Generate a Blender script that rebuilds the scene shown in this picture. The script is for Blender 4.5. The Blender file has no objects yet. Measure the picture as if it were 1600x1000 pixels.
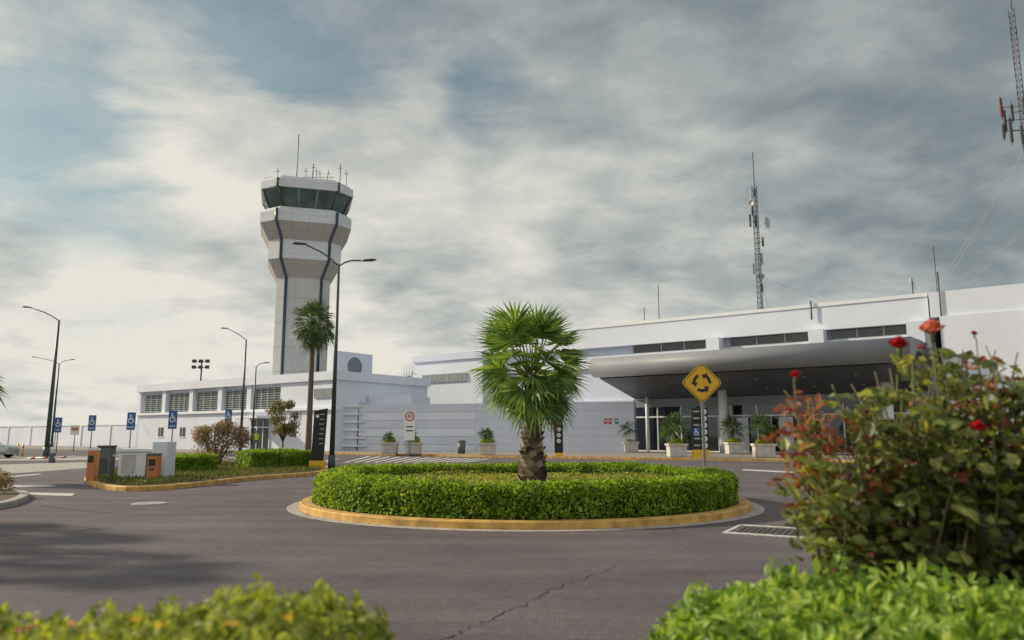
import bpy, math, random
import numpy as np
from mathutils import Vector, Matrix
random.seed(7); RN = np.random.default_rng(11)
C = bpy.context.scene.collection
PI = math.pi
F = 1155.0; TAN = 180.0/F; TH = math.atan(TAN); CT, ST = math.cos(TH), math.sin(TH); H = 1.5
def ray(px, py):
    u = (px-800)/F; v = (500-py)/F
    return (u, CT - v*ST, ST + v*CT)
def at(px, py, D):
    d = ray(px, py); t = D/d[1]
    return Vector((d[0]*t, D, H + d[2]*t))
def gnd(px, py, z=0.0):
    d = ray(px, py); t = (z-H)/d[2]
    return Vector((d[0]*t, d[1]*t, z))
def base(px, py, D):
    p = at(px, py, D); return Vector((p.x, p.y, 0))

# ---------------------------------------------------------------- materials
def nt(name):
    m = bpy.data.materials.new(name); m.use_nodes = True
    n = m.node_tree; n.nodes.clear()
    out = n.nodes.new('ShaderNodeOutputMaterial'); return m, n, out
def mat(name, c, rough=0.6, metal=0.0, var=0.12, scale=3.0, bump=0.0, bscale=40.0, spec=0.5, emit=0.0):
    m, n, out = nt(name)
    p = n.nodes.new('ShaderNodeBsdfPrincipled'); n.links.new(p.outputs[0], out.inputs[0])
    p.inputs['Roughness'].default_value = rough; p.inputs['Metallic'].default_value = metal
    p.inputs['Specular IOR Level'].default_value = spec
    tc = n.nodes.new('ShaderNodeTexCoord')
    no = n.nodes.new('ShaderNodeTexNoise'); no.inputs['Scale'].default_value = scale; no.inputs['Detail'].default_value = 6
    n.links.new(tc.outputs['Object'], no.inputs['Vector'])
    r = n.nodes.new('ShaderNodeValToRGB'); r.color_ramp.elements[0].position = .3; r.color_ramp.elements[1].position = .7
    r.color_ramp.elements[0].color = tuple(x*(1-var) for x in c)+(1,)
    r.color_ramp.elements[1].color = tuple(min(1, x*(1+var)) for x in c)+(1,)
    n.links.new(no.outputs['Fac'], r.inputs['Fac']); n.links.new(r.outputs[0], p.inputs['Base Color'])
    if bump:
        nb = n.nodes.new('ShaderNodeTexNoise'); nb.inputs['Scale'].default_value = bscale; nb.inputs['Detail'].default_value = 4
        n.links.new(tc.outputs['Object'], nb.inputs['Vector'])
        b = n.nodes.new('ShaderNodeBump'); b.inputs['Strength'].default_value = bump; b.inputs['Distance'].default_value = .02
        n.links.new(nb.outputs['Fac'], b.inputs['Height']); n.links.new(b.outputs[0], p.inputs['Normal'])
    return m
def leafmat(name, cols, trans=.35, rough=.5):
    m, n, out = nt(name)
    g = n.nodes.new('ShaderNodeNewGeometry')
    r = n.nodes.new('ShaderNodeValToRGB')
    e = r.color_ramp.elements
    while len(e) < len(cols): e.new(.5)
    for i, c in enumerate(cols):
        e[i].position = i/(len(cols)-1); e[i].color = tuple(c)+(1,)
    tc = n.nodes.new('ShaderNodeTexCoord'); no = n.nodes.new('ShaderNodeTexNoise'); no.inputs['Scale'].default_value = 2.2; no.inputs['Detail'].default_value = 3
    n.links.new(tc.outputs['Object'], no.inputs['Vector'])
    ma = n.nodes.new('ShaderNodeMath'); ma.operation = 'MULTIPLY_ADD'; ma.inputs[1].default_value = 1.4; ma.inputs[2].default_value = -.7
    n.links.new(no.outputs['Fac'], ma.inputs[0])
    ad = n.nodes.new('ShaderNodeMath'); ad.operation = 'ADD'; ad.use_clamp = True
    n.links.new(ma.outputs[0], ad.inputs[0]); n.links.new(g.outputs['Random Per Island'], ad.inputs[1])
    n.links.new(ad.outputs[0], r.inputs['Fac'])
    p = n.nodes.new('ShaderNodeBsdfPrincipled'); p.inputs['Roughness'].default_value = rough; p.inputs['Specular IOR Level'].default_value = .35
    t = n.nodes.new('ShaderNodeBsdfTranslucent'); mx = n.nodes.new('ShaderNodeMixShader'); mx.inputs[0].default_value = trans
    n.links.new(r.outputs[0], p.inputs['Base Color'])
    hs = n.nodes.new('ShaderNodeMixRGB'); hs.blend_type = 'MULTIPLY'; hs.inputs[0].default_value = 1; hs.inputs[2].default_value = (2.0, 1.8, .8, 1)
    n.links.new(r.outputs[0], hs.inputs[1]); n.links.new(hs.outputs[0], t.inputs['Color'])
    n.links.new(p.outputs[0], mx.inputs[1]); n.links.new(t.outputs[0], mx.inputs[2]); n.links.new(mx.outputs[0], out.inputs[0])
    return m
def streaked(name, c, amt=.12, lines=0.0, ang=0):
    """painted wall: soft stains, faint rain streaks, optional panel joints"""
    m, n, out = nt(name)
    p = n.nodes.new('ShaderNodeBsdfPrincipled'); n.links.new(p.outputs[0], out.inputs[0]); p.inputs['Roughness'].default_value = .7
    p.inputs['Specular IOR Level'].default_value = .3
    tc = n.nodes.new('ShaderNodeTexCoord'); mp = n.nodes.new('ShaderNodeMapping'); mp.inputs['Scale'].default_value = (1.0, 1.0, .2)
    n.links.new(tc.outputs['Object'], mp.inputs[0])
    a = n.nodes.new('ShaderNodeTexNoise'); a.inputs['Scale'].default_value = 1.2; a.inputs['Detail'].default_value = 7; n.links.new(mp.outputs[0], a.inputs['Vector'])
    b = n.nodes.new('ShaderNodeTexNoise'); b.inputs['Scale'].default_value = .25; b.inputs['Detail'].default_value = 5; n.links.new(tc.outputs['Object'], b.inputs['Vector'])
    s = n.nodes.new('ShaderNodeMath'); s.operation = 'MULTIPLY_ADD'; s.inputs[1].default_value = .5; n.links.new(a.outputs['Fac'], s.inputs[0]); n.links.new(b.outputs['Fac'], s.inputs[2])
    r = n.nodes.new('ShaderNodeMapRange'); r.inputs[1].default_value = .5; r.inputs[2].default_value = 1.0; r.inputs[3].default_value = 1-amt; r.inputs[4].default_value = 1+amt*.4
    n.links.new(s.outputs[0], r.inputs[0])
    fac = r.outputs[0]
    if lines:
        sp = n.nodes.new('ShaderNodeSeparateXYZ'); n.links.new(tc.outputs['Object'], sp.inputs[0])
        def linemask(sock, period, w):
            d = n.nodes.new('ShaderNodeMath'); d.operation = 'DIVIDE'; d.inputs[1].default_value = period; n.links.new(sock, d.inputs[0])
            fr = n.nodes.new('ShaderNodeMath'); fr.operation = 'FRACT'; n.links.new(d.outputs[0], fr.inputs[0])
            g = n.nodes.new('ShaderNodeMath'); g.operation = 'GREATER_THAN'; g.inputs[1].default_value = w; n.links.new(fr.outputs[0], g.inputs[0])
            mr = n.nodes.new('ShaderNodeMapRange'); mr.inputs[3].default_value = .80; mr.inputs[4].default_value = 1; n.links.new(g.outputs[0], mr.inputs[0]); return mr.outputs[0]
        def mul(x, y):
            q = n.nodes.new('ShaderNodeMath'); q.operation = 'MULTIPLY'; n.links.new(x, q.inputs[0]); n.links.new(y, q.inputs[1]); return q.outputs[0]
        fac = mul(fac, linemask(sp.outputs[2], lines, .05))
        if ang:
            at2 = n.nodes.new('ShaderNodeMath'); at2.operation = 'ARCTAN2'; n.links.new(sp.outputs[0], at2.inputs[0]); n.links.new(sp.outputs[1], at2.inputs[1])
            fac = mul(fac, linemask(at2.outputs[0], PI/ang, .04))
    cc = n.nodes.new('ShaderNodeMixRGB'); cc.blend_type = 'MULTIPLY'; cc.inputs[0].default_value = 1; cc.inputs[1].default_value = tuple(c)+(1,)
    n.links.new(fac, cc.inputs[2]); n.links.new(cc.outputs[0], p.inputs['Base Color'])
    return m
M = {}
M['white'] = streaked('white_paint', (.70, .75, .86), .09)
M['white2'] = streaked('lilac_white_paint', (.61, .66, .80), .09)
M['trim'] = mat('white_trim', (.76, .79, .84), .6, var=.05)
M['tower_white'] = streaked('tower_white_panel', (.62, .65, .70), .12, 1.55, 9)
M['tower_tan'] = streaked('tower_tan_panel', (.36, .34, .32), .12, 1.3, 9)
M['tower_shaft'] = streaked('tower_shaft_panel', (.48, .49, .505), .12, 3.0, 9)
M['stripe'] = mat('dark_blue_strip', (.03, .05, .09), .4)
M['glass'] = mat('dark_glass', (.02, .03, .035), .08, var=.3, spec=.9)
M['glassg'] = mat('greenish_glass', (.045, .07, .07), .15, var=.3, spec=.8)
M['cabglass'] = mat('smoky_cab_glass', (.06, .10, .095), .07, var=.5, scale=.5, spec=1.0)
M['slat'] = mat('louvre_slat', (.38, .42, .42), .5)
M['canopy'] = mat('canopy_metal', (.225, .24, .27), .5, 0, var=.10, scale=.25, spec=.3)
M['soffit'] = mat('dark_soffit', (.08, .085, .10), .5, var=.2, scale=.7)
M['dark'] = mat('dark_interior', (.02, .02, .024), .8)
M['conc'] = mat('concrete', (.36, .34, .32), .85, var=.2, scale=4, bump=.3)
M['planter'] = mat('planter_concrete', (.52, .50, .48), .8, var=.14, scale=3, bump=.2)
M['walk'] = mat('sidewalk_concrete', (.26, .24, .22), .85, var=.15, scale=1.2, bump=.2)
M['yellow'] = mat('yellow_kerb_paint', (.54, .33, .09), .7, var=.38, scale=4, bump=.3)
M['signyellow'] = mat('sign_yellow', (.80, .46, .02), .45, var=.04)
M['black'] = mat('black_paint', (.012, .012, .014), .45)
M['crack'] = mat('crack_dark', (.03, .027, .028), .9)  # plain dark tone shared by cracks, tar line and drain slots
M['pole'] = mat('green_grey_pole', (.05, .075, .075), .45, .3)
M['galv'] = mat('galvanised_steel', (.25, .26, .27), .5, .5)
M['darksteel'] = mat('dark_steel', (.07, .075, .08), .5, .4)
M['red'] = mat('red_paint', (.45, .04, .03), .5)
M['redw'] = mat('mast_red_paint', (.13, .035, .035), .6)
M['whitep'] = mat('white_marking', (.50, .49, .48), .75, var=.4, scale=14)
M['signwhite'] = mat('sign_white', (.8, .8, .8), .5, var=.03)
M['blue'] = mat('sign_blue', (.03, .12, .33), .5, var=.05)
M['orange'] = mat('orange_paint', (.55, .20, .07), .5, var=.12)
M['boxgrey'] = mat('grey_cabinet', (.10, .11, .125), .5)
M['green'] = mat('sign_green', (.03, .22, .10), .5)
M['soil'] = mat('soil', (.10, .075, .045), .95, var=.4, scale=12, bump=.6)
M['bark'] = mat('bark', (.13, .10, .075), .9, var=.35, scale=14, bump=.8, bscale=30)
M['cane'] = mat('rose_cane', (.12, .13, .05), .6, var=.3, scale=9)
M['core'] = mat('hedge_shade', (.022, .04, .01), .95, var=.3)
M['boot'] = leafmat('palm_leaf_base', [(.06, .045, .035), (.15, .11, .08), (.32, .25, .17), (.42, .34, .24)], .0, .85)
M['palm'] = leafmat('palm_leaf', [(.035, .085, .03), (.085, .17, .045), (.16, .27, .07), (.26, .35, .10)], .36, .42)
M['palmfar'] = leafmat('far_palm_leaf', [(.03, .06, .025), (.055, .105, .035), (.11, .17, .055)], .25, .5)
M['hedge'] = leafmat('hedge_leaf', [(.05, .11, .008), (.12, .23, .015), (.23, .36, .025), (.37, .47, .055)], .40)
M['hedgef'] = leafmat('front_hedge_leaf', [(.08, .16, .02), (.16, .28, .04), (.27, .40, .07), (.40, .50, .13)], .40, .42)
M['lant'] = leafmat('lantana_leaf', [(.10, .14, .025), (.22, .28, .05), (.36, .41, .09)], .42)
M['shrub'] = leafmat('yellow_green_leaf', [(.14, .22, .01), (.28, .38, .02), (.42, .50, .05)], .35)
M['olean'] = leafmat('oleander_leaf', [(.06, .08, .04), (.15, .16, .07), (.27, .19, .14), (.42, .22, .20)], .3)
M['dry'] = leafmat('dry_tree_leaf', [(.07, .07, .03), (.16, .16, .07), (.27, .25, .12)], .3)
M['rosel'] = leafmat('rose_leaf', [(.055, .06, .03), (.11, .145, .05), (.19, .25, .075), (.32, .33, .11)], .42, .4)
M['roser'] = leafmat('young_red_leaf', [(.12, .04, .03), (.25, .08, .055), (.33, .16, .09)], .42, .4)
M['petal'] = leafmat('red_petal', [(.20, .004, .008), (.38, .008, .015), (.5, .015, .025)], .12, .5)
M['pinkp'] = leafmat('pink_petal', [(.5, .12, .09), (.65, .22, .16), (.7, .30, .23)], .15, .5)
M['yflow'] = leafmat('yellow_petal', [(.7, .40, .01), (.85, .55, .03)], .2, .5)
M['oldleaf'] = leafmat('old_yellow_leaf', [(.3, .14, .02), (.5, .28, .04)], .3, .5)
M['bed'] = leafmat('flower_bed_leaf', [(.09, .14, .02), (.20, .26, .05), (.34, .38, .09), (.50, .46, .12)], .35)
M['grass'] = leafmat('grass_blade', [(.05, .08, .02), (.12, .15, .04), (.20, .20, .08)], .25)
M['car'] = mat('silver_car_paint', (.42, .43, .45), .25, .6, var=.03)
M['rubber'] = mat('rubber', (.02, .02, .02), .8)
M['skin'] = mat('skin', (.35, .2, .13), .6)
M['vest'] = mat('hi_vis_yellow', (.45, .65, .04), .6)
M['cloth'] = mat('dark_cloth', (.03, .035, .05), .8)
M['lamp'] = mat('lamp_head', (.10, .11, .12), .4, .4)

# ---------------------------------------------------------------- mesh builder
class MB:
    def __init__(s): s.v = []; s.f = []; s.sm = []; s.mi = []; s.cur = 0
    def face(s, idx, sm=False): s.f.append(tuple(idx)); s.sm.append(sm); s.mi.append(s.cur)
    def poly(s, pts, sm=False):
        b = len(s.v); s.v += [tuple(p) for p in pts]; s.face(range(b, b+len(pts)), sm)
    def box(s, x0, x1, y0, y1, z0, z1):
        x0, x1 = sorted((x0, x1)); y0, y1 = sorted((y0, y1)); z0, z1 = sorted((z0, z1))
        b = len(s.v)
        s.v += [(x0,y0,z0),(x1,y0,z0),(x1,y1,z0),(x0,y1,z0),(x0,y0,z1),(x1,y0,z1),(x1,y1,z1),(x0,y1,z1)]
        for q in ((0,3,2,1),(4,5,6,7),(0,1,5,4),(1,2,6,5),(2,3,7,6),(3,0,4,7)): s.face([b+i for i in q])
        return s
    def loft(s, rings, closed=True, cap=True, sm=False):
        b = len(s.v); n = len(rings[0])
        for r in rings: s.v += [tuple(p) for p in r]
        for k in range(len(rings)-1):
            for i in range(n if closed else n-1):
                j = (i+1) % n
                s.face((b+k*n+i, b+k*n+j, b+(k+1)*n+j, b+(k+1)*n+i), sm)
        if cap:
            s.face([b+i for i in range(n)][::-1]); s.face([b+(len(rings)-1)*n+i for i in range(n)])
        return s
    def prism(s, pts, z0, z1): return s.loft([[(p[0], p[1], z0) for p in pts], [(p[0], p[1], z1) for p in pts]])
    def xprof(s, prof, x0, x1, sm=False): return s.loft([[(x0, p[0], p[1]) for p in prof], [(x1, p[0], p[1]) for p in prof]], sm=sm)
    def tube(s, pts, r, n=8):
        pts = [Vector(p) for p in pts]
        if not isinstance(r, (list, tuple)): r = [r]*len(pts)
        rings = []; ref = None
        for i, p in enumerate(pts):
            d = (pts[min(i+1, len(pts)-1)] - pts[max(i-1, 0)]).normalized()
            if ref is None:
                ref = Vector((1,0,0)) if abs(d.x) < .8 else Vector((0,1,0))
            a = d.cross(ref).normalized(); b2 = d.cross(a).normalized()
            rings.append([p + (a*math.cos(2*PI*k/n) + b2*math.sin(2*PI*k/n))*r[i] for k in range(n)])
        return s.loft(rings, sm=n > 4)
    def disc(s, c, r, y, n=24, r0=0):     # disc facing -Y in XZ plane
        if r0 <= 0: s.poly([(c[0]+r*math.cos(2*PI*k/n), y, c[1]+r*math.sin(2*PI*k/n)) for k in range(n)])
        else:
            b = len(s.v)
            for k in range(n):
                a = 2*PI*k/n; s.v += [(c[0]+r0*math.cos(a), y, c[1]+r0*math.sin(a)), (c[0]+r*math.cos(a), y, c[1]+r*math.sin(a))]
            for k in range(n):
                j = (k+1) % n; s.face((b+2*k, b+2*k+1, b+2*j+1, b+2*j))
        return s
    def flat(s, pts, y): s.poly([(p[0], y, p[1]) for p in pts]); return s
    def addnp(s, V, Fs, sm=False):
        b = len(s.v); s.v += [tuple(x) for x in V.tolist()]
        for q in Fs.tolist(): s.f.append(tuple(b+i for i in q))
        s.sm += [sm]*len(Fs); s.mi += [s.cur]*len(Fs); return s
    def build(s, name, m, parent=None, loc=None, bevel=0):
        me = bpy.data.meshes.new(name); me.from_pydata(s.v, [], s.f)
        me.polygons.foreach_set('use_smooth', s.sm)
        ms = m if isinstance(m, (list, tuple)) else [m]
        for x in ms: me.materials.append(M[x] if isinstance(x, str) else x)
        me.polygons.foreach_set('material_index', s.mi)
        me.update()
        o = bpy.data.objects.new(name, me); C.objects.link(o)
        if parent: o.parent = parent
        if loc is not None: o.location = loc
        if bevel:
            b = o.modifiers.new('bevel', 'BEVEL'); b.width = bevel; b.segments = 2; b.limit_method = 'ANGLE'
        return o
def tag(o, label, cat, group=None, kind=None):
    o['label'] = label; o['category'] = cat
    if group: o['group'] = group
    if kind: o['kind'] = kind
    return o
def struct(o, label, cat): return tag(o, label, cat, None, 'structure')
def thing(name, label, cat, loc=(0,0,0), rz=0, group=None):
    o = bpy.data.objects.new(name, None); C.objects.link(o); o.location = loc; o.rotation_euler = (0,0,rz); o.empty_display_size = .2
    return tag(o, label, cat, group)
def dup(o, loc=None, rz=None, label=None, parent=None):
    c = o.copy(); C.objects.link(c)
    if parent: c.parent = parent
    if loc is not None: c.location = loc
    if rz is not None: c.rotation_euler = (0,0,rz)
    if label: c['label'] = label
    for ch in list(o.children): dup(ch, parent=c)
    return c
def text(s, size, m, parent, loc, name='lettering', rot=(PI/2,0,0), ext=.003):
    cu = bpy.data.curves.new('t', 'FONT'); cu.body = s; cu.size = size; cu.align_x = 'CENTER'; cu.align_y = 'CENTER'; cu.extrude = ext
    to = bpy.data.objects.new('t', cu); C.objects.link(to)
    me = bpy.data.meshes.new_from_object(to.evaluated_get(bpy.context.evaluated_depsgraph_get()))
    bpy.data.objects.remove(to); me.name = name; me.materials.clear(); me.materials.append(M[m])
    o = bpy.data.objects.new(name, me); C.objects.link(o); o.parent = parent; o.location = loc; o.rotation_euler = rot
    return o
class Frame:
    def __init__(s, x, y, ang=-math.atan2(1, 1.377)):
        s.o = Vector((x, y)); s.ang = ang; s.a = Vector((math.cos(ang), math.sin(ang))); s.b = Vector((-math.sin(ang), math.cos(ang)))
    def hit(s, px, py, off=0):
        d = ray(px, py); O = s.o + s.b*off
        den = d[0]*s.b.x + d[1]*s.b.y; t = (O.x*s.b.x + O.y*s.b.y)/den
        return ((Vector((d[0]*t, d[1]*t)) - O).dot(s.a), H + d[2]*t)
    def s(s, px, py=660, off=0): return s.hit(px, py, off)[0]
    def z(s, px, py, off=0): return s.hit(px, py, off)[1]
    def w(s, x, y, z=0): p = s.o + s.a*x + s.b*y; return Vector((p.x, p.y, z))

# ---------------------------------------------------------------- leaves
def vnoise(P, freq, seed=0, oct=3):
    r = np.random.default_rng(seed); out = np.zeros(len(P)); amp = 1; tot = 0
    for o in range(oct):
        for k in range(4):
            d = r.normal(size=3); d /= np.linalg.norm(d); ph = r.uniform(0, 6.28)
            out += amp*np.sin(P @ d*freq*(2**o)*r.uniform(.7, 1.3) + ph)/4
        tot += amp; amp *= .55
    return out/tot*1.6
def leaf_arrays(P, N, size, asp=.5, jit=.7, svar=.35, fold=.25, up=0.0, big=False):
    n = len(P)
    Nn = N + RN.normal(size=(n,3))*jit; Nn /= np.linalg.norm(Nn, axis=1)[:,None]
    T = RN.normal(size=(n,3)); T[:,2] += up
    T -= (T*Nn).sum(1)[:,None]*Nn; T /= np.linalg.norm(T, axis=1)[:,None]+1e-9
    B = np.cross(Nn, T)
    L = (size*(1+RN.uniform(-svar, svar, n)))[:,None]; W = L*asp*.5
    if not big:
        V = np.stack([P-T*L*.5, P+B*W+Nn*L*fold*.3, P+T*L*.5, P-B*W+Nn*L*fold*.3], 1).reshape(-1,3)
        Fs = np.arange(n*4).reshape(-1,4)
    else:
        V = np.stack([P-T*L*.5, P-T*L*.15+B*W+Nn*L*fold*.25, P+T*L*.2+B*W*.85+Nn*L*fold*.25, P+T*L*.5-Nn*L*fold*.4,
                      P+T*L*.2-B*W*.85+Nn*L*fold*.25, P-T*L*.15-B*W+Nn*L*fold*.25], 1).reshape(-1,3)
        b = np.arange(n)[:,None]*6
        Fs = np.concatenate([b+np.array([[0,1,2,3]]), b+np.array([[0,3,4,5]])], 0)
    return V, Fs
def leaf_blob(mb, c, rad, n, size, asp=.5, seed=0, shell=.55, rough=.22, **k):
    D = RN.normal(size=(n,3)); D /= np.linalg.norm(D, axis=1)[:,None]
    r = (shell + (1-shell)*RN.random(n)**.6)
    P = D*r[:,None]; P *= (1+rough*vnoise(D, 3.0, seed))[:,None]
    P = P*np.array(rad) + np.array(c)
    V, Fs = leaf_arrays(P, D, size, asp, **k); mb.addnp(V, Fs)

# ================================================================ SETTING
def asphalt():
    m, n, out = nt('asphalt')
    p = n.nodes.new('ShaderNodeBsdfPrincipled'); n.links.new(p.outputs[0], out.inputs[0]); p.inputs['Roughness'].default_value = .82; p.inputs['Specular IOR Level'].default_value = .35
    tc = n.nodes.new('ShaderNodeTexCoord')
    def noise(s, d, sx=1, sy=1, ro=.65):
        mp = n.nodes.new('ShaderNodeMapping'); mp.inputs['Scale'].default_value = (sx, sy, 1); n.links.new(tc.outputs['Object'], mp.inputs[0])
        x = n.nodes.new('ShaderNodeTexNoise'); x.inputs['Scale'].default_value = s; x.inputs['Detail'].default_value = d; x.inputs['Roughness'].default_value = ro; n.links.new(mp.outputs[0], x.inputs['Vector']); return x.outputs['Fac']
    def rng(sock, a, b, lo, hi):
        r = n.nodes.new('ShaderNodeMapRange'); r.inputs[1].default_value = a; r.inputs[2].default_value = b; r.inputs[3].default_value = lo; r.inputs[4].default_value = hi; n.links.new(sock, r.inputs[0]); return r.outputs[0]
    def mul(a, b):
        q = n.nodes.new('ShaderNodeMath'); q.operation = 'MULTIPLY'; n.links.new(a, q.inputs[0]); n.links.new(b, q.inputs[1]); return q.outputs[0]
    r1 = n.nodes.new('ShaderNodeValToRGB'); e = r1.color_ramp.elements
    e[0].position = .32; e[0].color = (.084, .073, .084, 1); e[1].position = .68; e[1].color = (.150, .130, .143, 1)
    n.links.new(noise(.28, 9), r1.inputs[0])
    fac = mul(rng(noise(55, 3), .3, .7, .55, 1.45), rng(noise(.9, 6, .25, 1.6), .35, .65, .82, 1.18))
    fac = mul(fac, rng(noise(9, 5), .3, .7, .84, 1.16))
    fac = mul(fac, rng(noise(.55, 3, 1, 1, .4), .66, .70, 1.0, .80))
    mx = n.nodes.new('ShaderNodeMixRGB'); mx.blend_type = 'MULTIPLY'; mx.inputs[0].default_value = 1; n.links.new(r1.outputs[0], mx.inputs[1]); n.links.new(fac, mx.inputs[2])
    n.links.new(mx.outputs[0], p.inputs['Base Color'])
    b = n.nodes.new('ShaderNodeBump'); b.inputs['Strength'].default_value = .8; b.inputs['Distance'].default_value = .015; n.links.new(noise(70, 3), b.inputs['Height']); n.links.new(b.outputs[0], p.inputs['Normal'])
    return m
M['asphalt'] = asphalt()
M['far'] = mat('dry_ground', (.16, .15, .10), .95, var=.3, scale=.02)
g = MB(); g.poly([(-3000,-300,-.02),(3000,-300,-.02),(3000,5000,-.02),(-3000,5000,-.02)])
struct(g.build('ground', 'far'), 'flat dry ground reaching to the horizon', 'ground')
g = MB(); g.poly([(-130,-40,0),(120,-40,0),(120,160,0),(-130,160,0)])
struct(g.build('road', 'asphalt'), 'dark grey asphalt roadway around the roundabout', 'road')

def offset_loop(P, d):
    n = len(P); out = []
    for i in range(n):
        a, b, c = P[i-1], P[i], P[(i+1) % n]
        e1 = (b-a).normalized(); e2 = (c-b).normalized(); nn = Vector((-(e1.y+e2.y), e1.x+e2.x)); nn.normalize()
        out.append(b + nn*d)
    return out
def catmull(P, k=5):
    n = len(P); out = []
    for i in range(n):
        p0, p1, p2, p3 = P[i-1], P[i], P[(i+1) % n], P[(i+2) % n]
        for j in range(k):
            t = j/k
            out.append(.5*((2*p1) + (p2-p0)*t + (2*p0-5*p1+4*p2-p3)*t*t + (3*p1-p0-3*p2+p3)*t**3))
    return out
def area(P): return sum(P[i-1].x*P[i].y - P[i].x*P[i-1].y for i in range(len(P)))
def kerb_ring(name, P, w, h, m, label):
    if area(P) < 0: P = P[::-1]
    I = offset_loop(P, w); mb = MB(); n = len(P)
    bev = .02
    P2 = offset_loop(P, bev); 
    for i in range(n):
        j = (i+1) % n
        mb.poly([(P[i].x,P[i].y,0),(P[j].x,P[j].y,0),(P[j].x,P[j].y,h-bev),(P[i].x,P[i].y,h-bev)])
        mb.poly([(P[i].x,P[i].y,h-bev),(P[j].x,P[j].y,h-bev),(P2[j].x,P2[j].y,h),(P2[i].x,P2[i].y,h)])
        mb.poly([(P2[i].x,P2[i].y,h),(P2[j].x,P2[j].y,h),(I[j].x,I[j].y,h),(I[i].x,I[i].y,h)])
        mb.poly([(I[i].x,I[i].y,h),(I[j].x,I[j].y,h),(I[j].x,I[j].y,0),(I[i].x,I[i].y,0)])
    o = mb.build(name, m); struct(o, label, 'kerb'); return I
CX, CY = .28, 17.1
RK = 4.88
def circ(r, n=96): return [Vector((CX+r*math.cos(2*PI*k/n), CY+r*math.sin(2*PI*k/n))) for k in range(n)]
mb = MB(); a, b = circ(RK+.26), circ(RK-.02)
for i in range(96):
    j = (i+1) % 96; mb.poly([(b[i].x,b[i].y,.006),(a[i].x,a[i].y,.006),(a[j].x,a[j].y,.006),(b[j].x,b[j].y,.006)])
struct(mb.build('gutter', 'conc'), 'pale concrete gutter ring around the roundabout kerb', 'gutter')
kerb_ring('roundabout_kerb', circ(RK), .24, .13, 'yellow', 'round yellow painted kerb of the roundabout')
mb = MB(); mb.prism([(p.x,p.y) for p in circ(RK-.25)], .0, .12)
struct(mb.build('soil', 'soil'), 'soil bed inside the roundabout kerb', 'soil')

LI = [gnd(*p).to_2d() for p in [(133,756),(180,767),(250,766),(330,758),(400,750),(470,745),(505,741),(513,736),(500,731),(400,729),(300,730),(200,737),(145,746)]]
LIs = catmull(LI, 4)
I = kerb_ring('island_kerb', LIs, .2, .13, 'yellow', 'curved yellow kerb of the planted island by the barrier')
mb = MB(); mb.poly([(p.x,p.y,.115) for p in I]); struct(mb.build('island_ground', 'soil'), 'soil and dry grass of the planted island', 'soil')
L2 = [gnd(*p).to_2d() for p in [(-60,800),(0,795),(30,788),(45,779),(30,772),(-60,768)]]
I2 = kerb_ring('corner_kerb', catmull(L2, 4), .2, .12, 'conc', 'grey kerb corner at the left edge')
mb = MB(); mb.poly([(p.x,p.y,.105) for p in I2]); struct(mb.build('corner_ground', 'soil'), 'soil inside the kerb corner at the left edge', 'soil')
SW = [gnd(505,709.5), gnd(760,714.5), gnd(1000,718), gnd(1245,721), Vector((26,33,0)), Vector((60,16,0)), Vector((110,20,0)), Vector((60,110,0)), Vector((-30,110,0)), Vector((-22,70,0))]
mb = MB(); mb.prism([(p.x,p.y) for p in SW], 0, .12); struct(mb.build('sidewalk', 'walk'), 'raised grey sidewalk in front of the terminal', 'sidewalk')
mb = MB()
for i in range(5):
    a, b = SW[i], SW[i+1]; d = (b-a).normalized(); nn = Vector((d.y, -d.x, 0))
    mb.loft([[a+nn*.16+Vector((0,0,z)) for z in (0,.135)]+[a-nn*.1+Vector((0,0,.135)), a-nn*.1], [b+nn*.16+Vector((0,0,z)) for z in (0,.135)]+[b-nn*.1+Vector((0,0,.135)), b-nn*.1]])
struct(mb.build('sidewalk_kerb', 'yellow'), 'long yellow kerb along the terminal sidewalk', 'kerb')
SB = [(-75,96),(-44,74),(-25,61),(-25,67),(-40,82),(-70,108)]
mb = MB(); mb.prism(SB, 0, .11); struct(mb.build('footpath', 'walk'), 'pale footpath along the low office building', 'footpath')
mb = MB()
for q in ([(0,726),(128,722),(180,728),(60,737),(0,741)], [(-200,715),(350,712),(380,716),(-200,722)]):
    mb.poly([tuple(gnd(x,y,.006)) for x, y in q])
struct(mb.build('parking_paving', 'conc'), 'pale concrete paving of the car park', 'paving')
mb = MB()
def qg(*pts, z=.008): mb.poly([tuple(gnd(x,y,z)) for x, y in pts])
qg((0,757),(75,757),(90,760),(0,762)); qg((40,769),(118,771),(112,775),(38,773))
qg((0,745),(60,740),(66,741),(4,747))
for k in range(13):
    x = 536+15.5*k; y1 = 712.6+(x+38-560)*.018; qg((x,722.5),(x+7,722.5),(x+45,y1),(x+39,y1))
for k in range(7): qg((20+60*k,713.6),(24+60*k,713.6),(60+60*k,719),(54+60*k,719), z=.012)
for k in range(4): qg((395+34*k,726-k*1.2),(408+34*k,726-k*1.2),(440+30*k,718.5-k*.6),(430+30*k,718.5-k*.6))
qg((1160,733),(1240,737),(1240,739),(1160,735)); 
struct(mb.build('road_markings', 'whitep'), 'white painted crossing stripes and parking lines', 'marking')
mb = MB(); cp = [(975,879),(962,886),(940,893),(915,903),(893,909),(870,918),(850,925),(828,941),(800,953),(770,968),(742,976),(715,990),(684,1000),(650,1020)]
pp = []
for i in range(len(cp)-1):
    for j in range(5):
        t = j/5; pp.append(gnd(cp[i][0]*(1-t)+cp[i+1][0]*t, cp[i][1]*(1-t)+cp[i+1][1]*t, .004) + Vector((random.uniform(-.04,.04), random.uniform(-.04,.04), 0)))
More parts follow.
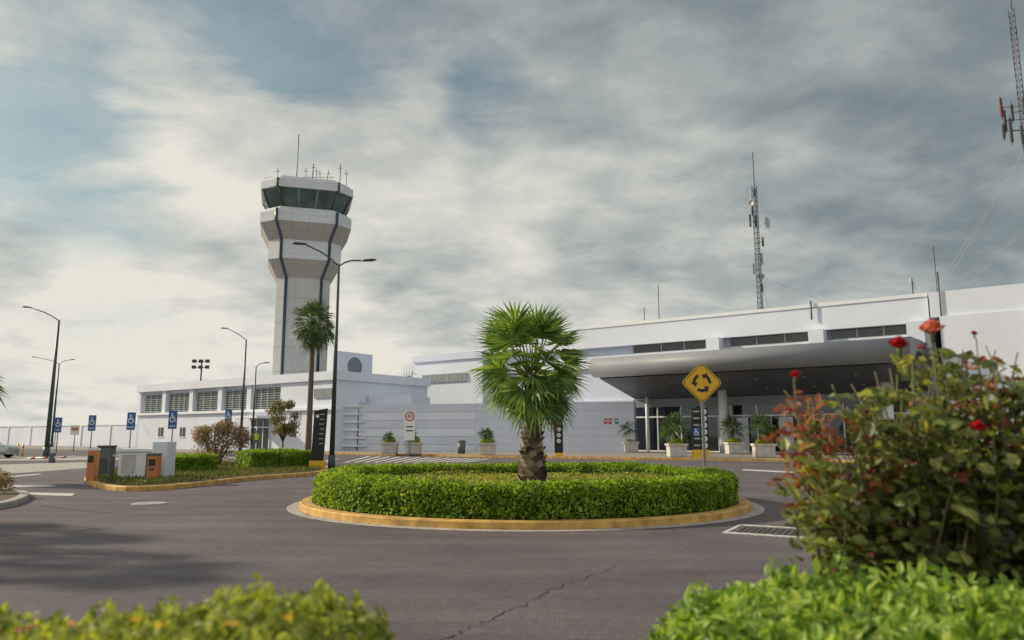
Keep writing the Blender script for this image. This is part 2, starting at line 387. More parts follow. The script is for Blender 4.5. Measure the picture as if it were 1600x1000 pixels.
for i in range(len(pp)-1):
    w = random.uniform(.002,.007)
    d = (pp[i+1]-pp[i]).normalized(); nn = Vector((-d.y, d.x, 0))
    mb.poly([pp[i]-nn*w, pp[i+1]-nn*w, pp[i+1]+nn*w, pp[i]+nn*w])
struct(mb.build('road_crack', 'crack'), 'thin dark crack running across the asphalt', 'crack')
mb = MB(); cp = [(60,790),(150,800),(260,806),(330,803)]
pp = [gnd(x,y,.004) for x, y in cp]
for i in range(3):
    nn = Vector((0,1,0)); mb.poly([pp[i]-nn*.012, pp[i+1]-nn*.012, pp[i+1]+nn*.012, pp[i]+nn*.012])
struct(mb.build('tar_line', 'crack'), 'faint tar line in the asphalt near the barrier', 'crack')
c = gnd(233,787); mh = thing('manhole_cover', 'small pale round manhole cover in the asphalt, left of the roundabout', 'manhole cover', c)
r = MB(); 
r.prism([(.36*math.cos(k*PI/14), .40*math.sin(k*PI/14)) for k in range(28)], 0, .012); r.build('rim', 'conc', mh)
r = MB(); r.prism([(.29*math.cos(k*PI/14), .33*math.sin(k*PI/14)) for k in range(28)], .0, .018)
for k in range(-3, 4): r.box(-.2, .2, k*.08-.01, k*.08+.01, .018, .022)
r.build('lid', 'whitep', mh)
A, B_, Cc, D_ = gnd(1156,820), gnd(1308,829), gnd(1306,845), gnd(1128,833)
og = A.copy(); dr = thing('drain_grate', 'large rectangular road drain grate with white painted frame, right of the roundabout', 'drain', og)
def bl(u, v, z): p = (A*(1-u)+B_*u)*(1-v) + (D_*(1-u)+Cc*u)*v - og; return (p.x, p.y, z)
r = MB()
def blbox(u0,u1,v0,v1,z0,z1,m): m.loft([[bl(u0,v0,z0),bl(u1,v0,z0),bl(u1,v1,z0),bl(u0,v1,z0)],[bl(u0,v0,z1),bl(u1,v0,z1),bl(u1,v1,z1),bl(u0,v1,z1)]])
blbox(0,1,0,.10,0,.012,r); blbox(0,1,.90,1,0,.012,r); blbox(0,.04,.10,.90,0,.012,r); blbox(.96,1,.10,.90,0,.012,r); r.build('frame', 'whitep', dr)
r = MB(); blbox(.04,.96,.10,.90,0,.004,r); r.build('pit', 'asphalt', dr)
for k in range(13): r = MB(); blbox(.10+k*.062,.135+k*.062,.22,.78,.004,.009,r); r.build('grate_slot', 'crack', dr)

# ================================================================ BUILDINGS
FA = Frame(-19.2, 69.0)
hA = FA.z(478,583); sL = FA.s(215); sR = FA.s(524)
bA = thing('office_building', 'long low white office building with a row of louvred windows, left of the tower', 'building', FA.w(0,0), FA.ang)
zt, zb = FA.z(410,606), FA.z(410,638)
w = MB(); w.box(sL, sR, .45, 12, 0, hA-.8); w.build('wall', 'white', bA)
w = MB(); w.box(sL-.25, sR+.25, -.25, 12.2, hA-.8, hA); w.build('parapet', 'white', bA)
w = MB(); w.box(sL, sR, -.05, .45, 0, zb-.35); w.build('lower_wall', 'white', bA)
w = MB(); w.box(sL-.1, sR+.1, -.3, .45, zb-.35, zb-.1); w.build('ledge', 'trim', bA)
wins = [(221,249),(258,291),(301,336),(346,381),(392,434)]
edges = [sL] + [ (FA.s(wins[i][1])+FA.s(wins[i+1][0]))/2 for i in range(4)] + [FA.s(440)]
for e in edges:
    w = MB(); w.box(e-.35, e+.35, 0, .44, zb-.1, hA-.8); w.build('pilaster', 'white', bA)
w = MB(); w.box(FA.s(440)+.35, sR, 0, .44, zb-.1, hA-.8); w.build('end_wall', 'white', bA)
def louvre(fr, par, s0, s1, z0, z1, y, nm='window'):
    w = MB(); w.box(s0, s1, y, y+.05, z0, z1); o = w.build(nm, 'glassg', par)
    w = MB(); n = 9
    for k in range(n):
        z = z0 + (z1-z0)*(k+.5)/n; w.box(s0, s1, y-.12, y-.02, z-.03, z+.03)
    nv = max(2, int((s1-s0)/1.0))
    for k in range(nv+1):
        x = s0+(s1-s0)*k/nv; w.box(x-.04, x+.04, y-.14, y-.005, z0, z1)
    w.build('louvre', 'slat', o); return o
for a, b in wins: louvre(FA, bA, FA.s(a)+.1, FA.s(b)-.1, zb-.02, zt, .40)
louvre(FA, bA, FA.s(491), FA.s(517), FA.z(500,622), FA.z(500,607), -.02)
for px in (252, 286, 340, 372):
    s = FA.s(px, 675); z = FA.z(px, 675)
    w = MB(); w.box(s-.5, s+.5, -.09, -.04, z-.5, z+.5); o = w.build('window', 'glassg', bA)
    w = MB(); w.box(s-.58, s+.58, -.12, -.055, z-.6, z-.5); w.box(s-.03, s+.03, -.11, -.092, z-.5, z+.5); w.build('frame', 'trim', o)
s = FA.s(409, 690)
w = MB(); w.box(s-1.7, s+1.3, -.1, -.06, .11, 3.0); o = w.build('door', 'glass', bA)
w = MB(); [w.box(s+x-.05, s+x+.05, -.16, -.101, .11, 3.0) for x in (-1.7,-.7,.3,1.3)]; w.box(s-1.7, s+1.3, -.17, -.102, 2.2, 2.32); w.build('door_frame', 'trim', o)
w = MB(); w.box(s-2.2, s+1.8, -2.0, -.06, 3.1, 3.35); w.build('door_canopy', 'trim', bA)
bw = thing('boundary_wall', 'long low white perimeter wall running left from the office building', 'wall', FA.w(sL,0), FA.ang)
w = MB(); w.box(-90, -.3, .5, .8, 0, 2.7); w.build('wall', 'white', bw)
w = MB(); w.box(-90, -.3, .42, .88, 2.7, 2.85); w.build('coping', 'trim', bw)
for k in range(12): w = MB(); w.box(-90+k*7.5, -89.6+k*7.5, .4, .5, 0, 2.7); w.build('pier', 'white', bw)

p = at(525, 600, 72.0)
fw = thing('fin_wall', 'tall white end wall with a round window beside the control tower base', 'wall', (p.x, p.y, 0), FA.ang)
hf = at(525,548,72).z
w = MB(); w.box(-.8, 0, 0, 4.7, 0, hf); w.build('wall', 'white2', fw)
w = MB(); n = 28; zc = at(551,573,73.6).z
w.loft([[(.03, 2.3+.98*math.cos(2*PI*k/n), zc+.98*math.sin(2*PI*k/n)) for k in range(n)], [(.002, 2.3+.98*math.cos(2*PI*k/n), zc+.98*math.sin(2*PI*k/n)) for k in range(n)]]); w.build('round_window', mat('blue_grey_disc', (.16,.19,.24), .5), fw)
w = MB()
w.loft([[(x, 2.3+r*math.cos(2*PI*k/n), zc+r*math.sin(2*PI*k/n)) for k in range(n)] for r, x in ((1.0,.004),(1.0,.05),(1.1,.05),(1.1,.004))], cap=False)
w.build('window_ring', 'trim', fw)
p = at(529,607,70.5); ps = thing('wall_poster', 'dark red upright banner on the wall beside the round window', 'banner', (p.x, p.y, 0))
w = MB(); z0, z1 = at(529,621,70.5).z, at(529,595,70.5).z; w.box(-.3, .3, 0, .06, z0, z1); w.build('panel', mat('poster_red', (.12,.04,.05), .5, var=.5, scale=3), ps)
for x in (-.34,.34): w = MB(); w.tube([(x,.03,0),(x,.03,z1)], .04); w.build('post', 'galv', ps)

# control tower
TD = 92.0; tc_ = at(467, 600, TD); T0 = Vector((tc_.x, TD, 0))
tw = thing('control_tower', 'tall pale grey airport control tower with flared glazed cab on top', 'control tower', T0)
def TR(y, half):
    v = (500-y)/F; t = TD/(CT - v*ST); hm = half/F*t
    return at(473,y,TD-hm*1.0).z, hm/.845*.93
rotv = math.atan2(T0.x, T0.y)
def oct_(R, z):
    out = []
    for k in range(4):
        for d in (-33, 33):
            a = math.radians(k*90 + d + 1) ; ang = -PI/2 - rotv + a
            out.append((R*math.cos(ang), R*math.sin(ang), z))
    return out
def ring(name, y0, h0, y1, h1, m):
    z0, r0 = TR(y0, h0); z1, r1 = TR(y1, h1)
    w = MB(); w.loft([oct_(r0, z0), oct_(r1, z1)]); return w.build(name, m, tw)
z_, r_ = TR(434, 42.5); w = MB(); w.loft([oct_(r_, 0), oct_(r_, z_)]); w.build('shaft', 'tower_shaft', tw)
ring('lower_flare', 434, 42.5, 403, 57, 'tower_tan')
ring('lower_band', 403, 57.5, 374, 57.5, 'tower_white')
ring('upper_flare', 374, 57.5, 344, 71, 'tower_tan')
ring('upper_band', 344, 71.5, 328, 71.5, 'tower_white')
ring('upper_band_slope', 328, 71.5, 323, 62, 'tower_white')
ring('cab_glazing', 325, 56, 290, 70.0, 'cabglass')
ring('cab_fascia', 291, 72.5, 279, 72, 'tower_white')
ring('cab_roof', 279, 70, 275, 62, 'tower_white')
z0, r0 = TR(325, 56.5); z1, r1 = TR(290, 70.5)
A0, A1 = oct_(r0, z0), oct_(r1, z1)
for i in range(8):
    j = (i+1) % 8; n = 3 if i % 2 == 0 else 1
    for k in range(n):
        t = k/n; a = Vector(A0[i]).lerp(Vector(A0[j]), t); b = Vector(A1[i]).lerp(Vector(A1[j]), t)
        w = MB(); w.tube([a, b], .05 if k else .12, 5); w.build('mullion', 'slat' if k else 'darksteel', tw)
for i in (0, 1):
    pts = []
    for y, h in ((590,43),(434,43),(403,58),(374,58),(344,72),(326,72)):
        z, r = TR(y, h); pts.append(Vector(oct_(r, z)[i]))
    w = MB(); w.tube(pts, .19, 6); w.build('corner_strip', 'stripe', tw)
    z0, r0 = TR(292,73); z1, r1 = TR(278,72.6)
    w = MB(); w.tube([Vector(oct_(r0,z0)[i]), Vector(oct_(r1,z1)[i])], .14, 5); w.build('fascia_strip', 'stripe', tw)
zt_ = TR(275,62)[0]
def trel(px, py): q = at(px, py, TD); return Vector((q.x-T0.x, 0, q.z))
for px, yt, r in ((467,210,.06),(434,262,.05),(478,262,.045),(490,256,.07),(495,262,.045),(500,266,.045),(514,266,.045),(532,257,.06),(541,266,.045)):
    q = trel(px, yt); w = MB(); w.tube([(q.x, random.uniform(-2,1), zt_-.9), (q.x, 0, q.z)], r, 6)
    if yt > 250: w.tube([(q.x-.3, 0, q.z-.5), (q.x+.3, 0, q.z-.5)], .03, 5)
    w.build('antenna', 'darksteel', tw)
w = MB()
for a, b in ((426,440),(446,530)):
    qa, qb = trel(a, 268), trel(b, 268)
    for zz in (.0, -.5): w.tube([(qa.x, -2.5, zt_+.8+zz), (qb.x, -2.5, zt_+.8+zz)], .03, 5)
    k = qa.x
    while k < qb.x: w.tube([(k, -2.5, zt_-.6), (k, -2.5, zt_+.8)], .03, 5); k += 1.1
w.build('roof_railing', 'darksteel', tw)
w = MB(); w.box(-4.0,-3.1,-1.8,-.8,zt_-.5,zt_+1.0); w.build('roof_hatch', 'darksteel', tw)

# middle building
FB = Frame(at(645,600,80).x, 80.0); hB = FB.z(645,557); e = FB.s(752)
bB = thing('terminal_annex', 'plain white annex block with one long louvred window, left of the terminal roof', 'building', FB.w(0,0), FB.ang)
w = MB(); w.box(0, e, .2, 14, 0, hB-.7); w.build('wall', 'white', bB)
w = MB(); w.box(-.2, e, 0, 14.2, hB-.7, hB); w.build('parapet', 'white2', bB)
louvre(FB, bB, FB.s(660,590), FB.s(727,590), FB.z(690,597), FB.z(690,584), .16)
w = MB(); w.box(FB.s(604), -.05, 1.5, 12, 0, FB.z(625,619)); w.build('side_wing', 'white2', bB)
w = MB(); s0 = FB.s(628); zz = FB.z(628,619); w.box(s0-.2, s0+1.1, 2, 3.6, zz+.002, zz+1.2); w.build('rooftop_unit', 'slat', bB)
w = MB(); w.tube([(FB.s(617,600), 2, zz), (FB.s(617,600), 2, FB.z(617,585))], .05); w.tube([(FB.s(610,600), 2, FB.z(617,588)), (FB.s(624,600), 2, FB.z(617,586))], .05)
for k in range(4): w.tube([(FB.s(611+k*4,600), 2, FB.z(617,588)-.4), (FB.s(611+k*4,600), 2, FB.z(617,588)+.7)], .03, 5)
w.build('aerial', 'darksteel', bB)
w = MB(); w.tube([(FB.s(622), 1.6, zz), (FB.s(643,595), .1, zz+2.6)], .09); w.build('stair_rail', 'slat', bB)

# striped wall
w0, w1 = at(560,660,67), at(990,660,60.5)
ang = math.atan2(w1.y-w0.y, w1.x-w0.x); FW = Frame(w0.x, w0.y, ang); Lw = (w1-w0).to_2d().length
hw = FW.z(640,631)
sw = thing('striped_wall', 'long low white wall with horizontal grooves and ledges behind the planters', 'wall', (w0.x, w0.y, 0), ang)
n = 6; ch = hw/n; sm_ = FW.s(742)
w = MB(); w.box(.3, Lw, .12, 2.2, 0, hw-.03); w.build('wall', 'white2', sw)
for k in range(n):
    w = MB(); w.box(0, sm_, .07, .117, k*ch+.0, (k+1)*ch-.05); w.build('wall_course', 'white2' if k % 2 else 'white', sw)
    w = MB(); w.box(sm_+.01, Lw+.05, .09, .117, k*ch+.0, (k+1)*ch-.02); w.build('wall_course', 'white2', sw)
    w = MB(); w.box(-2.6, .9-.12*k, -.2, .068 , (k+1)*ch-.2, (k+1)*ch-.07); w.build('ledge', 'trim', sw)
w = MB(); w.box(-3.0, -.2, .2, 5, 0, hw+.3); w.build('side_block', 'white', sw)
w = MB(); w.box(-.2, FW.s(625), 2.3, 7, 0, FW.z(600,618,2.3)); w.build('upper_block', 'white', sw)

# terminal
FT = Frame(11.8, 65.0); hT = FT.z(1240,480)
tm = thing('terminal_building', 'large white airport terminal with long grey rounded entrance canopy', 'building', FT.w(0,0), FT.ang)
s0, s1 = FT.s(750), FT.s(1467); s2 = FT.s(1900)
zw0, zw1 = FT.z(1050,549), FT.z(1050,539.5)
w = MB(); w.box(s0, s1, -.35, 24, zw1+.25, hT); w.build('parapet', 'white', tm)
w = MB(); w.box(s0-.02, s1, -.43, -.352, hT-.22, hT+.05); w.build('roof_trim', 'trim', tm)
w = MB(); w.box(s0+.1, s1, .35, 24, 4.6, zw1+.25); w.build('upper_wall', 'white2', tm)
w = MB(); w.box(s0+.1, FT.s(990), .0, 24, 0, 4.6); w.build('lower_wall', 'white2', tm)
w = MB(); w.box(s0+.1, s1, .0, .34, 7.6, zw0); w.build('sill_band', 'white', tm)
for a, b in ((988,1030),(1032,1066),(1068,1110),(1140,1180),(1182,1224),(1226,1268),(1298,1338),(1340,1380),(1382,1420)):
    w = MB(); x0, x1 = FT.s(a, 540), FT.s(b, 530); w.box(x0, x1, .2, .33, zw0+.002, zw1+.24); o = w.build('clerestory_window', 'glass', tm)
    w = MB(); w.box(x0, x1, .14, .197, zw0+.003, zw0+.08); w.box(x0-.05, x0+.05, .14, .197, zw0+.08, zw1+.24); w.build('frame', 'slat', o)
for a in (1121, 1281, 1435):
    w = MB(); x = FT.s(a, 530); w.box(x-.55, x+.55, -1.2, .2, 7.9, zw1+.24); w.build('support_block', 'white', tm)
x0 = FT.s(1477, 600, -.8); zc2 = FT.z(1540,487,-.8)
w = MB(); w.box(x0, s2, -.8, 24, 0, zc2-.06); w.build('right_wall', 'white', tm)
w = MB(); w.box(s1+.12, s2, -.62, 24, zc2-.06, hT); w.build('right_parapet', 'white', tm)
w = MB(); w.tube([(FT.s(1467,450,-.7), -.7, hT-3.2), (FT.s(1467,450,-.7), -.7, hT+1.4)], .05); w.build('downpipe', 'darksteel', tm)
w = MB(); w.tube([(FT.s(1268,490,-.5), -.55, hT-1.2), (FT.s(1268,490,-.5), -.55, hT+.25)], .06); w.build('roof_drain', 'darksteel', tm)
# canopy
c0, c1 = FT.s(921, 575, -8), x0-1.0
prof = [(-.0,7.9),(-3,7.88),(-6.2,7.70)]
for k in range(17):
    a = PI/2 + k*PI/16; prof.append((-7.1+1.05*math.cos(a), 6.90+.78*math.sin(a)))
full = prof + [(-6.4,6.14),(-6.3,6.4),(-5,7.0),(0,7.2)]
w = MB(); w.xprof(full, c0, c1, sm=False)
o = w.build('canopy', 'canopy', tm)
for p_ in o.data.polygons: p_.use_smooth = len(p_.vertices) == 4 
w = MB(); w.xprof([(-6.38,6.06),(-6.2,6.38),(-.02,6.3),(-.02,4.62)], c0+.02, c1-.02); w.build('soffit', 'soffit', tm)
for k in range(6):
    for y in (-2.0,-4.4):
        zz = 4.62 + (6.06-4.62)*(-y/6.38)
        w = MB(); x = c0+2+k*3.4; w.box(x-.1, x+.1, y-.1, y+.1, zz-.02, zz+.05); w.build('downlight', 'slat', tm)
# shopfront
g0, g1 = FT.s(992), FT.s(1474)
w = MB(); w.box(g0, x0-.01, 6, 6.2, 0.12, 4.6); w.build('interior_wall', mat('interior_wall', (.30,.29,.27), .8, var=.5, scale=.5), tm)
w = MB(); w.box(g0, x0-.01, .3, 6, .10, .14); w.build('interior_floor', 'conc', tm)
m, n, out = nt('clear_glass'); 
p1 = n.nodes.new('ShaderNodeBsdfGlossy'); p1.inputs['Roughness'].default_value = .03; p1.inputs[0].default_value = (.8,.85,.9,1)
p2 = n.nodes.new('ShaderNodeBsdfTransparent'); p2.inputs[0].default_value = (.5,.54,.54,1); fr = n.nodes.new('ShaderNodeFresnel'); fr.inputs[0].default_value = 1.8
mx = n.nodes.new('ShaderNodeMixShader'); n.links.new(fr.outputs[0], mx.inputs[0]); n.links.new(p2.outputs[0], mx.inputs[1]); n.links.new(p1.outputs[0], mx.inputs[2]); n.links.new(mx.outputs[0], out.inputs[0]); M['clear'] = m
nb = 11; bw_ = (g1-g0)/nb
for k in range(nb):
    a = g0+k*bw_; w = MB(); w.box(a+.06, a+bw_-.06, .1, .13, .14, 4.45)
    o = w.build('shopfront_window' if k not in (3,7) else 'entrance_door', 'clear', tm)
    w = MB(); w.box(a-.05, a+.05, .02, .22, .12, 4.5); w.box(a+.05, a+bw_-.05, .03, .2, 3.0, 3.12); w.box(a+.05, a+bw_-.05, .03, .2, .12, .22); w.box(a+bw_/2-.03, a+bw_/2+.03, .05, .18, .22, 3.0)
    w.build('frame', 'trim', o)
    if k in (1,4,6,9):
        w = MB(); w.box(a+.2, a+bw_-.2, 3.2, 3.4, .14, random.uniform(1.2,2.6)); w.build('interior_counter', random.choice(['planter','boxgrey','trim']), tm)
w = MB(); w.box(g0, x0-.01, -.05, .01, 3.9, 4.6); w.build('lintel', 'canopy', tm)
for px, yy in ((1131,-1.6),(1012,-.6),(1390,-2.2)):
    x = FT.s(px, 670, yy); zz = 4.62+(6.06-4.62)*(-yy/6.38)
    w = MB(); w.tube([(x, yy, .12), (x, yy, zz+.05)], .36 if px != 1012 else .16, 20); w.build('column', 'trim', tm)
for a, b in ((1147,1170),(1218,1240)):
    w = MB(); w.box(FT.s(a), FT.s(b), -.12, -.06, .13, 2.9); w.build('wall_panel', 'white2', tm)
def round_sign(name, label, loc, plate_w, plate_h, zc, txt, ring_r, pole=True, slash=False, rz=0):
    t = thing(name, label, 'sign', loc, rz)
    w = MB(); w.box(-plate_w/2, plate_w/2, -.02, 0, zc-plate_h/2, zc+plate_h/2); w.build('plate', 'signwhite', t, bevel=.01)
    cz = zc+plate_h/2-ring_r-.04
    w = MB(); w.disc((0,cz), ring_r, -.026, 28, ring_r*.76); w.build('red_ring', 'red', t)
    if slash: w = MB(); w.flat([(-ring_r*.6,cz+ring_r*.45),(-ring_r*.45,cz+ring_r*.6),(ring_r*.6,cz-ring_r*.45),(ring_r*.45,cz-ring_r*.6)], -.032); w.build('slash', 'red', t)
    if txt: text(txt, ring_r*1.15, 'black', t, (0,-.026,cz))
    if pole: w = MB(); w.tube([(0,.04,0),(0,.04,zc+plate_h/2)], .035); w.build('pole', 'galv', t)
    return t
Ds = 52.4; p = at(640,668,Ds); zc = (at(640,642,Ds).z+at(640,688,Ds).z)/2; ph_ = at(640,642,Ds).z-at(640,688,Ds).z
t = round_sign('speed_limit_sign', 'white speed limit sign with red ring reading 40, behind the left planters', (p.x, Ds, 0), .74, ph_, zc, '40', .34)
t['label'] = 'white speed limit sign with red ring reading 40, among the left planters'
w = MB(); w.box(-.25,.25,-.028,-.021,zc-.12,zc-.04); w.build('text_line', 'black', t)
w = MB(); w.box(-.25,.25,-.028,-.021,zc-.4,zc-.32); w.build('text_line', 'black', t)
p = FT.w(FT.s(1512,633,-.9), -.95); zc = FT.z(1512,633,-.9)
round_sign('no_parking_sign', 'small white sign with red slashed ring on the right terminal wall', (p.x,p.y,0), .62, .75, zc, 'E', .26, False, True, FT.ang)

# lattice mast
def lattice(t, zb_, zt2, wdt, m, nseg, m2=None, leg=.045, br=.026):
    for seg in range(nseg):
        za, zb2 = zb_+(zt2-zb_)*seg/nseg, zb_+(zt2-zb_)*(seg+1)/nseg
        w = MB(); R = wdt/1.73
        P = [(R*math.cos(2*PI*k/3+.4), R*math.sin(2*PI*k/3+.4)) for k in range(3)]
        for k in range(3): w.tube([(P[k][0],P[k][1],za),(P[k][0],P[k][1],zb2-.005)], leg, 5)
        st = max(2, int((zb2-za)/(wdt*1.1)))
        for q in range(st):
            a, b = za+(zb2-za)*q/st, za+(zb2-za)*(q+1)/st
            for k in range(3):
                j = (k+1) % 3
                w.tube([(P[k][0],P[k][1],a),(P[j][0],P[j][1],b)], br, 4); w.tube([(P[k][0],P[k][1],a),(P[j][0],P[j][1],a)], br, 4)
        w.build('mast_section', m if (seg % 2 == 0 or not m2) else m2, t)
MD = 82.0
b0 = at(1189,486,MD); t = thing('radio_mast', 'tall grey lattice radio mast with dishes and guy wires above the terminal roof', 'mast', (b0.x, MD, 0))
def mr(px, py, dy=0): q = at(px, py, MD); return Vector((q.x-b0.x, dy, q.z))
zt3 = mr(1177,290).z
lattice(t, 0, zt3, .55, 'darksteel', 6, None, .042, .026)
w = MB(); w.tube([(0,0,zt3),(0,0,mr(1174,238).z)], .05, 6); w.build('whip_antenna', 'darksteel', t)
def dish(t, c, r, d, m='slat'):
    d = Vector(d).normalized(); u = d.cross(Vector((0,0,1))).normalized(); v = u.cross(d)
    w = MB(); rings = []
    for q, dd in ((.15,0),(.6,.12),(1,.35),(1.0,.45),(.9,.36),(.1,.1)):
        rings.append([Vector(c)+d*(dd*r)+(u*math.cos(2*PI*k/18)+v*math.sin(2*PI*k/18))*r*q for k in range(18)])
    w.loft(rings, sm=True); w.tube([Vector(c)-d*.4, Vector(c)+d*.05], .06, 6); w.build('dish', m, t)
dish(t, mr(1195,349,-.1), .66, (.7,-.7,0)); dish(t, mr(1174,318,-.2), .40, (-.8,-.6,0), 'galv'); dish(t, mr(1189,372,.0), .38, (.9,-.4,0)); dish(t, mr(1188,433,-.2), .38, (-.3,-.9,0), 'galv')
for px, py, hh in ((1173,305,1.2),(1172,345,1.4),(1179,300,.8),(1181,345,1.3),(1177,380,1.2),(1192,378,1.0),(1190,405,1.3),(1178,420,1.2),(1176,330,1.0),(1190,450,.9),(1183,410,1.2)):
    q = mr(px, py, random.uniform(-.4,.1)); w = MB(); w.box(q.x-.1, q.x+.1, q.y-.08, q.y+.08, q.z-hh/2, q.z+hh/2); w.tube([(0,0,q.z),(q.x,q.y,q.z)], .03, 5); w.build('panel_antenna', random.choice(['darksteel','slat','galv']), t)
for k, (a, b) in enumerate((((1172,335),(1066,500)), ((1190,350),(1372,478)), ((1186,430),(1330,474)), ((1189,380),(1235,488)), ((1187,430),(1225,490)))):
    w = MB(); qa, qb = mr(*a), mr(*b, dy=(-4,-6,3,-3,4)[k]); w.tube([(0,0,qa.z), qb], .018, 4); w.build('guy_wire', 'slat', t)
RD = 62.0; b0r = at(1601,190,RD); tr = thing('lattice_mast', 'dark red lattice mast with panel antennas cut off by the upper right corner', 'mast', (b0r.x, RD, 0))
def rr(px, py, dy=0): q = at(px, py, RD); return Vector((q.x-b0r.x, dy, q.z))
lattice(tr, 0, rr(1580,16).z, .50, 'redw', 14, 'darksteel', .034, .02)
w = MB(); w.tube([(0,0,rr(1580,16).z),(0,0,rr(1578,-40).z)], .035, 5); w.build('whip_antenna', 'redw', tr)
for px, py, hh in ((1564,168,1.7),(1571,188,1.9),(1577,205,2.2),(1583,175,1.5),(1590,215,1.7),(1596,170,1.4),(1569,205,1.2)):
    q = rr(px, py, random.uniform(-.6,.3)); w = MB(); w.box(q.x-.1, q.x+.1, q.y-.08, q.y+.08, q.z-hh/2, q.z+hh/2); w.tube([(0,0,q.z+.1),(q.x,q.y,q.z)], .03, 5); w.tube([(q.x,q.y,q.z-hh/2-.3),(q.x,q.y,q.z+hh/2+.3)], .03, 5); w.build('panel_antenna', random.choice(['darksteel','darksteel','redw']), tr)
for k, (a, b) in enumerate((((1574,228),(1487,455)), ((1574,228),(1510,452)), ((1605,340),(1530,450)), ((1605,350),(1505,452)))):
    w = MB(); qa, qb = rr(*a), rr(*b, dy=(2,6,3,5)[k]); w.tube([(0,0,qa.z), qb], .014, 4); w.build('guy_wire', 'slat', tr)
for px, yb, yt, lab in ((1030,502,445,'thin whip aerial on the terminal roof, left of the radio mast'), (1007,503,480,'short whip aerial on the terminal roof, leftmost of the roof aerials'), (1465,460,385,'tall whip aerial on the terminal roof, right of the radio mast')):
    q = at(px, yb, 68); q2 = at(px, yt, 68); t = thing('roof_aerial', lab, 'antenna', (q.x, 68, hT)); w = MB(); w.tube([(0,0,-.6),(0,0,q2.z-hT)], .04, 6); w.build('whip', 'darksteel', t)
    w = MB(); w.box(-.2,.2,-.2,.2,-.5,.12); w.build('mount', 'galv', t)
q = at(1427,461,66); t = thing('camera_mast', 'small mast with a camera head on the terminal roof at right', 'antenna', (q.x, 66, hT)); zz = at(1427,436,66).z-hT
w = MB(); w.tube([(0,0,-.5),(0,0,zz)], .06, 6); w.build('pole', 'darksteel', t); w = MB(); w.box(-.2,.1,-.1,.1,zz-.25,zz+.1); w.tube([(.1,0,zz-.1),(.9,0,-.4)], .03, 5); w.build('head', 'slat', t)

# ================================================================ LAMPS
def lamp(name, label, px, D, ybase, jy, arms, r0=.11, r1=.05, group='street lamps of the car park'):
    P = at(px, ybase, D); zj = at(px, jy, D).z; t = thing(name, label, 'street lamp', (P.x, D, 0), 0, group)
    w = MB(); w.tube([(0,0,0),(0,0,.02)], .22, 12); w.tube([(0,0,.02),(0,0,.7)], [r0*1.4, r0*1.3], 12); w.build('base', 'pole', t)
    w = MB(); w.tube([(0,0,.7),(0,0,zj)], [r0, r1], 12); w.build('pole', 'pole', t)
    for ex, ey in arms:
        q = at(ex, ey, D); e = Vector((q.x-P.x, 0, q.z)); e0 = Vector((0,0,zj-.05))
        m_ = e0.lerp(e, .5)+Vector((0,0,.12)); 
        w = MB(); w.tube([e0, e0.lerp(m_, .5)+Vector((0,0,.04)), m_, e], .035, 6); w.build('arm', 'pole', t)
        d = Vector((1 if e.x > 0 else -1, 0, .06)).normalized(); w = MB()
        L = .55; rings = []
        for q_, wd, hh in ((-.1,.05,.04),(.08,.11,.05),(.35,.14,.06),(L,.06,.03)):
            c = e + d*q_; rings.append([c+Vector((0,wd*math.cos(2*PI*k/10), hh*math.sin(2*PI*k/10))) for k in range(10)])
        w.loft(rings, sm=True); w.build('lamp_head', 'lamp', t)
    return t
lamp('street_lamp', 'tall double arm street lamp in front of the control tower', 519, 31, 700, 414, [(475,381),(568,407)])
lamp('street_lamp', 'tall single arm street lamp, leftmost near the blue signs', 77, 52, 660, 500, [(46,480)], .16, .07)
lamp('street_lamp', 'distant double arm street lamp at the far left', 81, 90, 690, 568, [(56,558),(110,562)], .14, .07)
lamp('street_lamp', 'single arm street lamp before the louvred office windows', 376, 64, 690, 531, [(354,513)], .13, .06)
lamp('street_lamp', 'short single arm lamp against the office wall left of the tower', 394, 67, 690, 573, [(412,567)], .1, .05)
P = at(313, 600, 112); t = thing('floodlight_pole', 'floodlight cluster on a pole showing above the office roof', 'floodlight', (P.x,112,0)); z0 = at(313,566,112).z
w = MB(); w.tube([(0,0,0),(0,0,z0)], [.25,.12], 8); w.build('pole', 'darksteel', t)
for dx in (-1.0,0,1.0):
    for dz in (-.8,0.1): w = MB(); w.box(dx-.28,dx+.28,-.5,-.15,z0+dz-.2,z0+dz+.28); w.build('floodlight', 'darksteel', t)
w = MB(); w.tube([(-1.2,0,z0-.8),(1.2,0,z0-.8)], .05, 5); w.tube([(-1.2,0,z0+.1),(1.2,0,z0+.1)], .05, 5); w.build('crossbar', 'darksteel', t)

# ================================================================ SIGNS
D = 17.6; sp = at(1100,598,D); pb = Vector((at(1106,720,D).x-.07, D, 0)); t = thing('roundabout_sign', 'yellow diamond roundabout warning sign with three black arrows', 'sign', pb)
hd = .5*60/F*D*1.02; zc = sp.z; 
def rdia(h, r=.12):
    out = []
    for k in range(4):
        a = k*PI/2; c = Vector((math.cos(a), math.sin(a)))*(h-r*1.0)
        for j in range(-3, 4): b = a+j*PI/4/3; out.append((c.x*.995+math.cos(b)*r*.9, c.y*.995+math.sin(b)*r*.9))
    return out
w = MB(); O1 = rdia(hd); w.loft([[(x,-.012,zc+z) for x, z in O1],[(x,.0,zc+z) for x, z in O1]]); w.build('plate', 'signyellow', t)
w = MB(); A1 = rdia(hd*.95,.10); A2 = rdia(hd*.91,.095)
w.loft([[(x,-.015,zc+z) for x, z in A2],[(x,-.015,zc+z) for x, z in A1]], cap=False)
w.build('border', 'black', t)
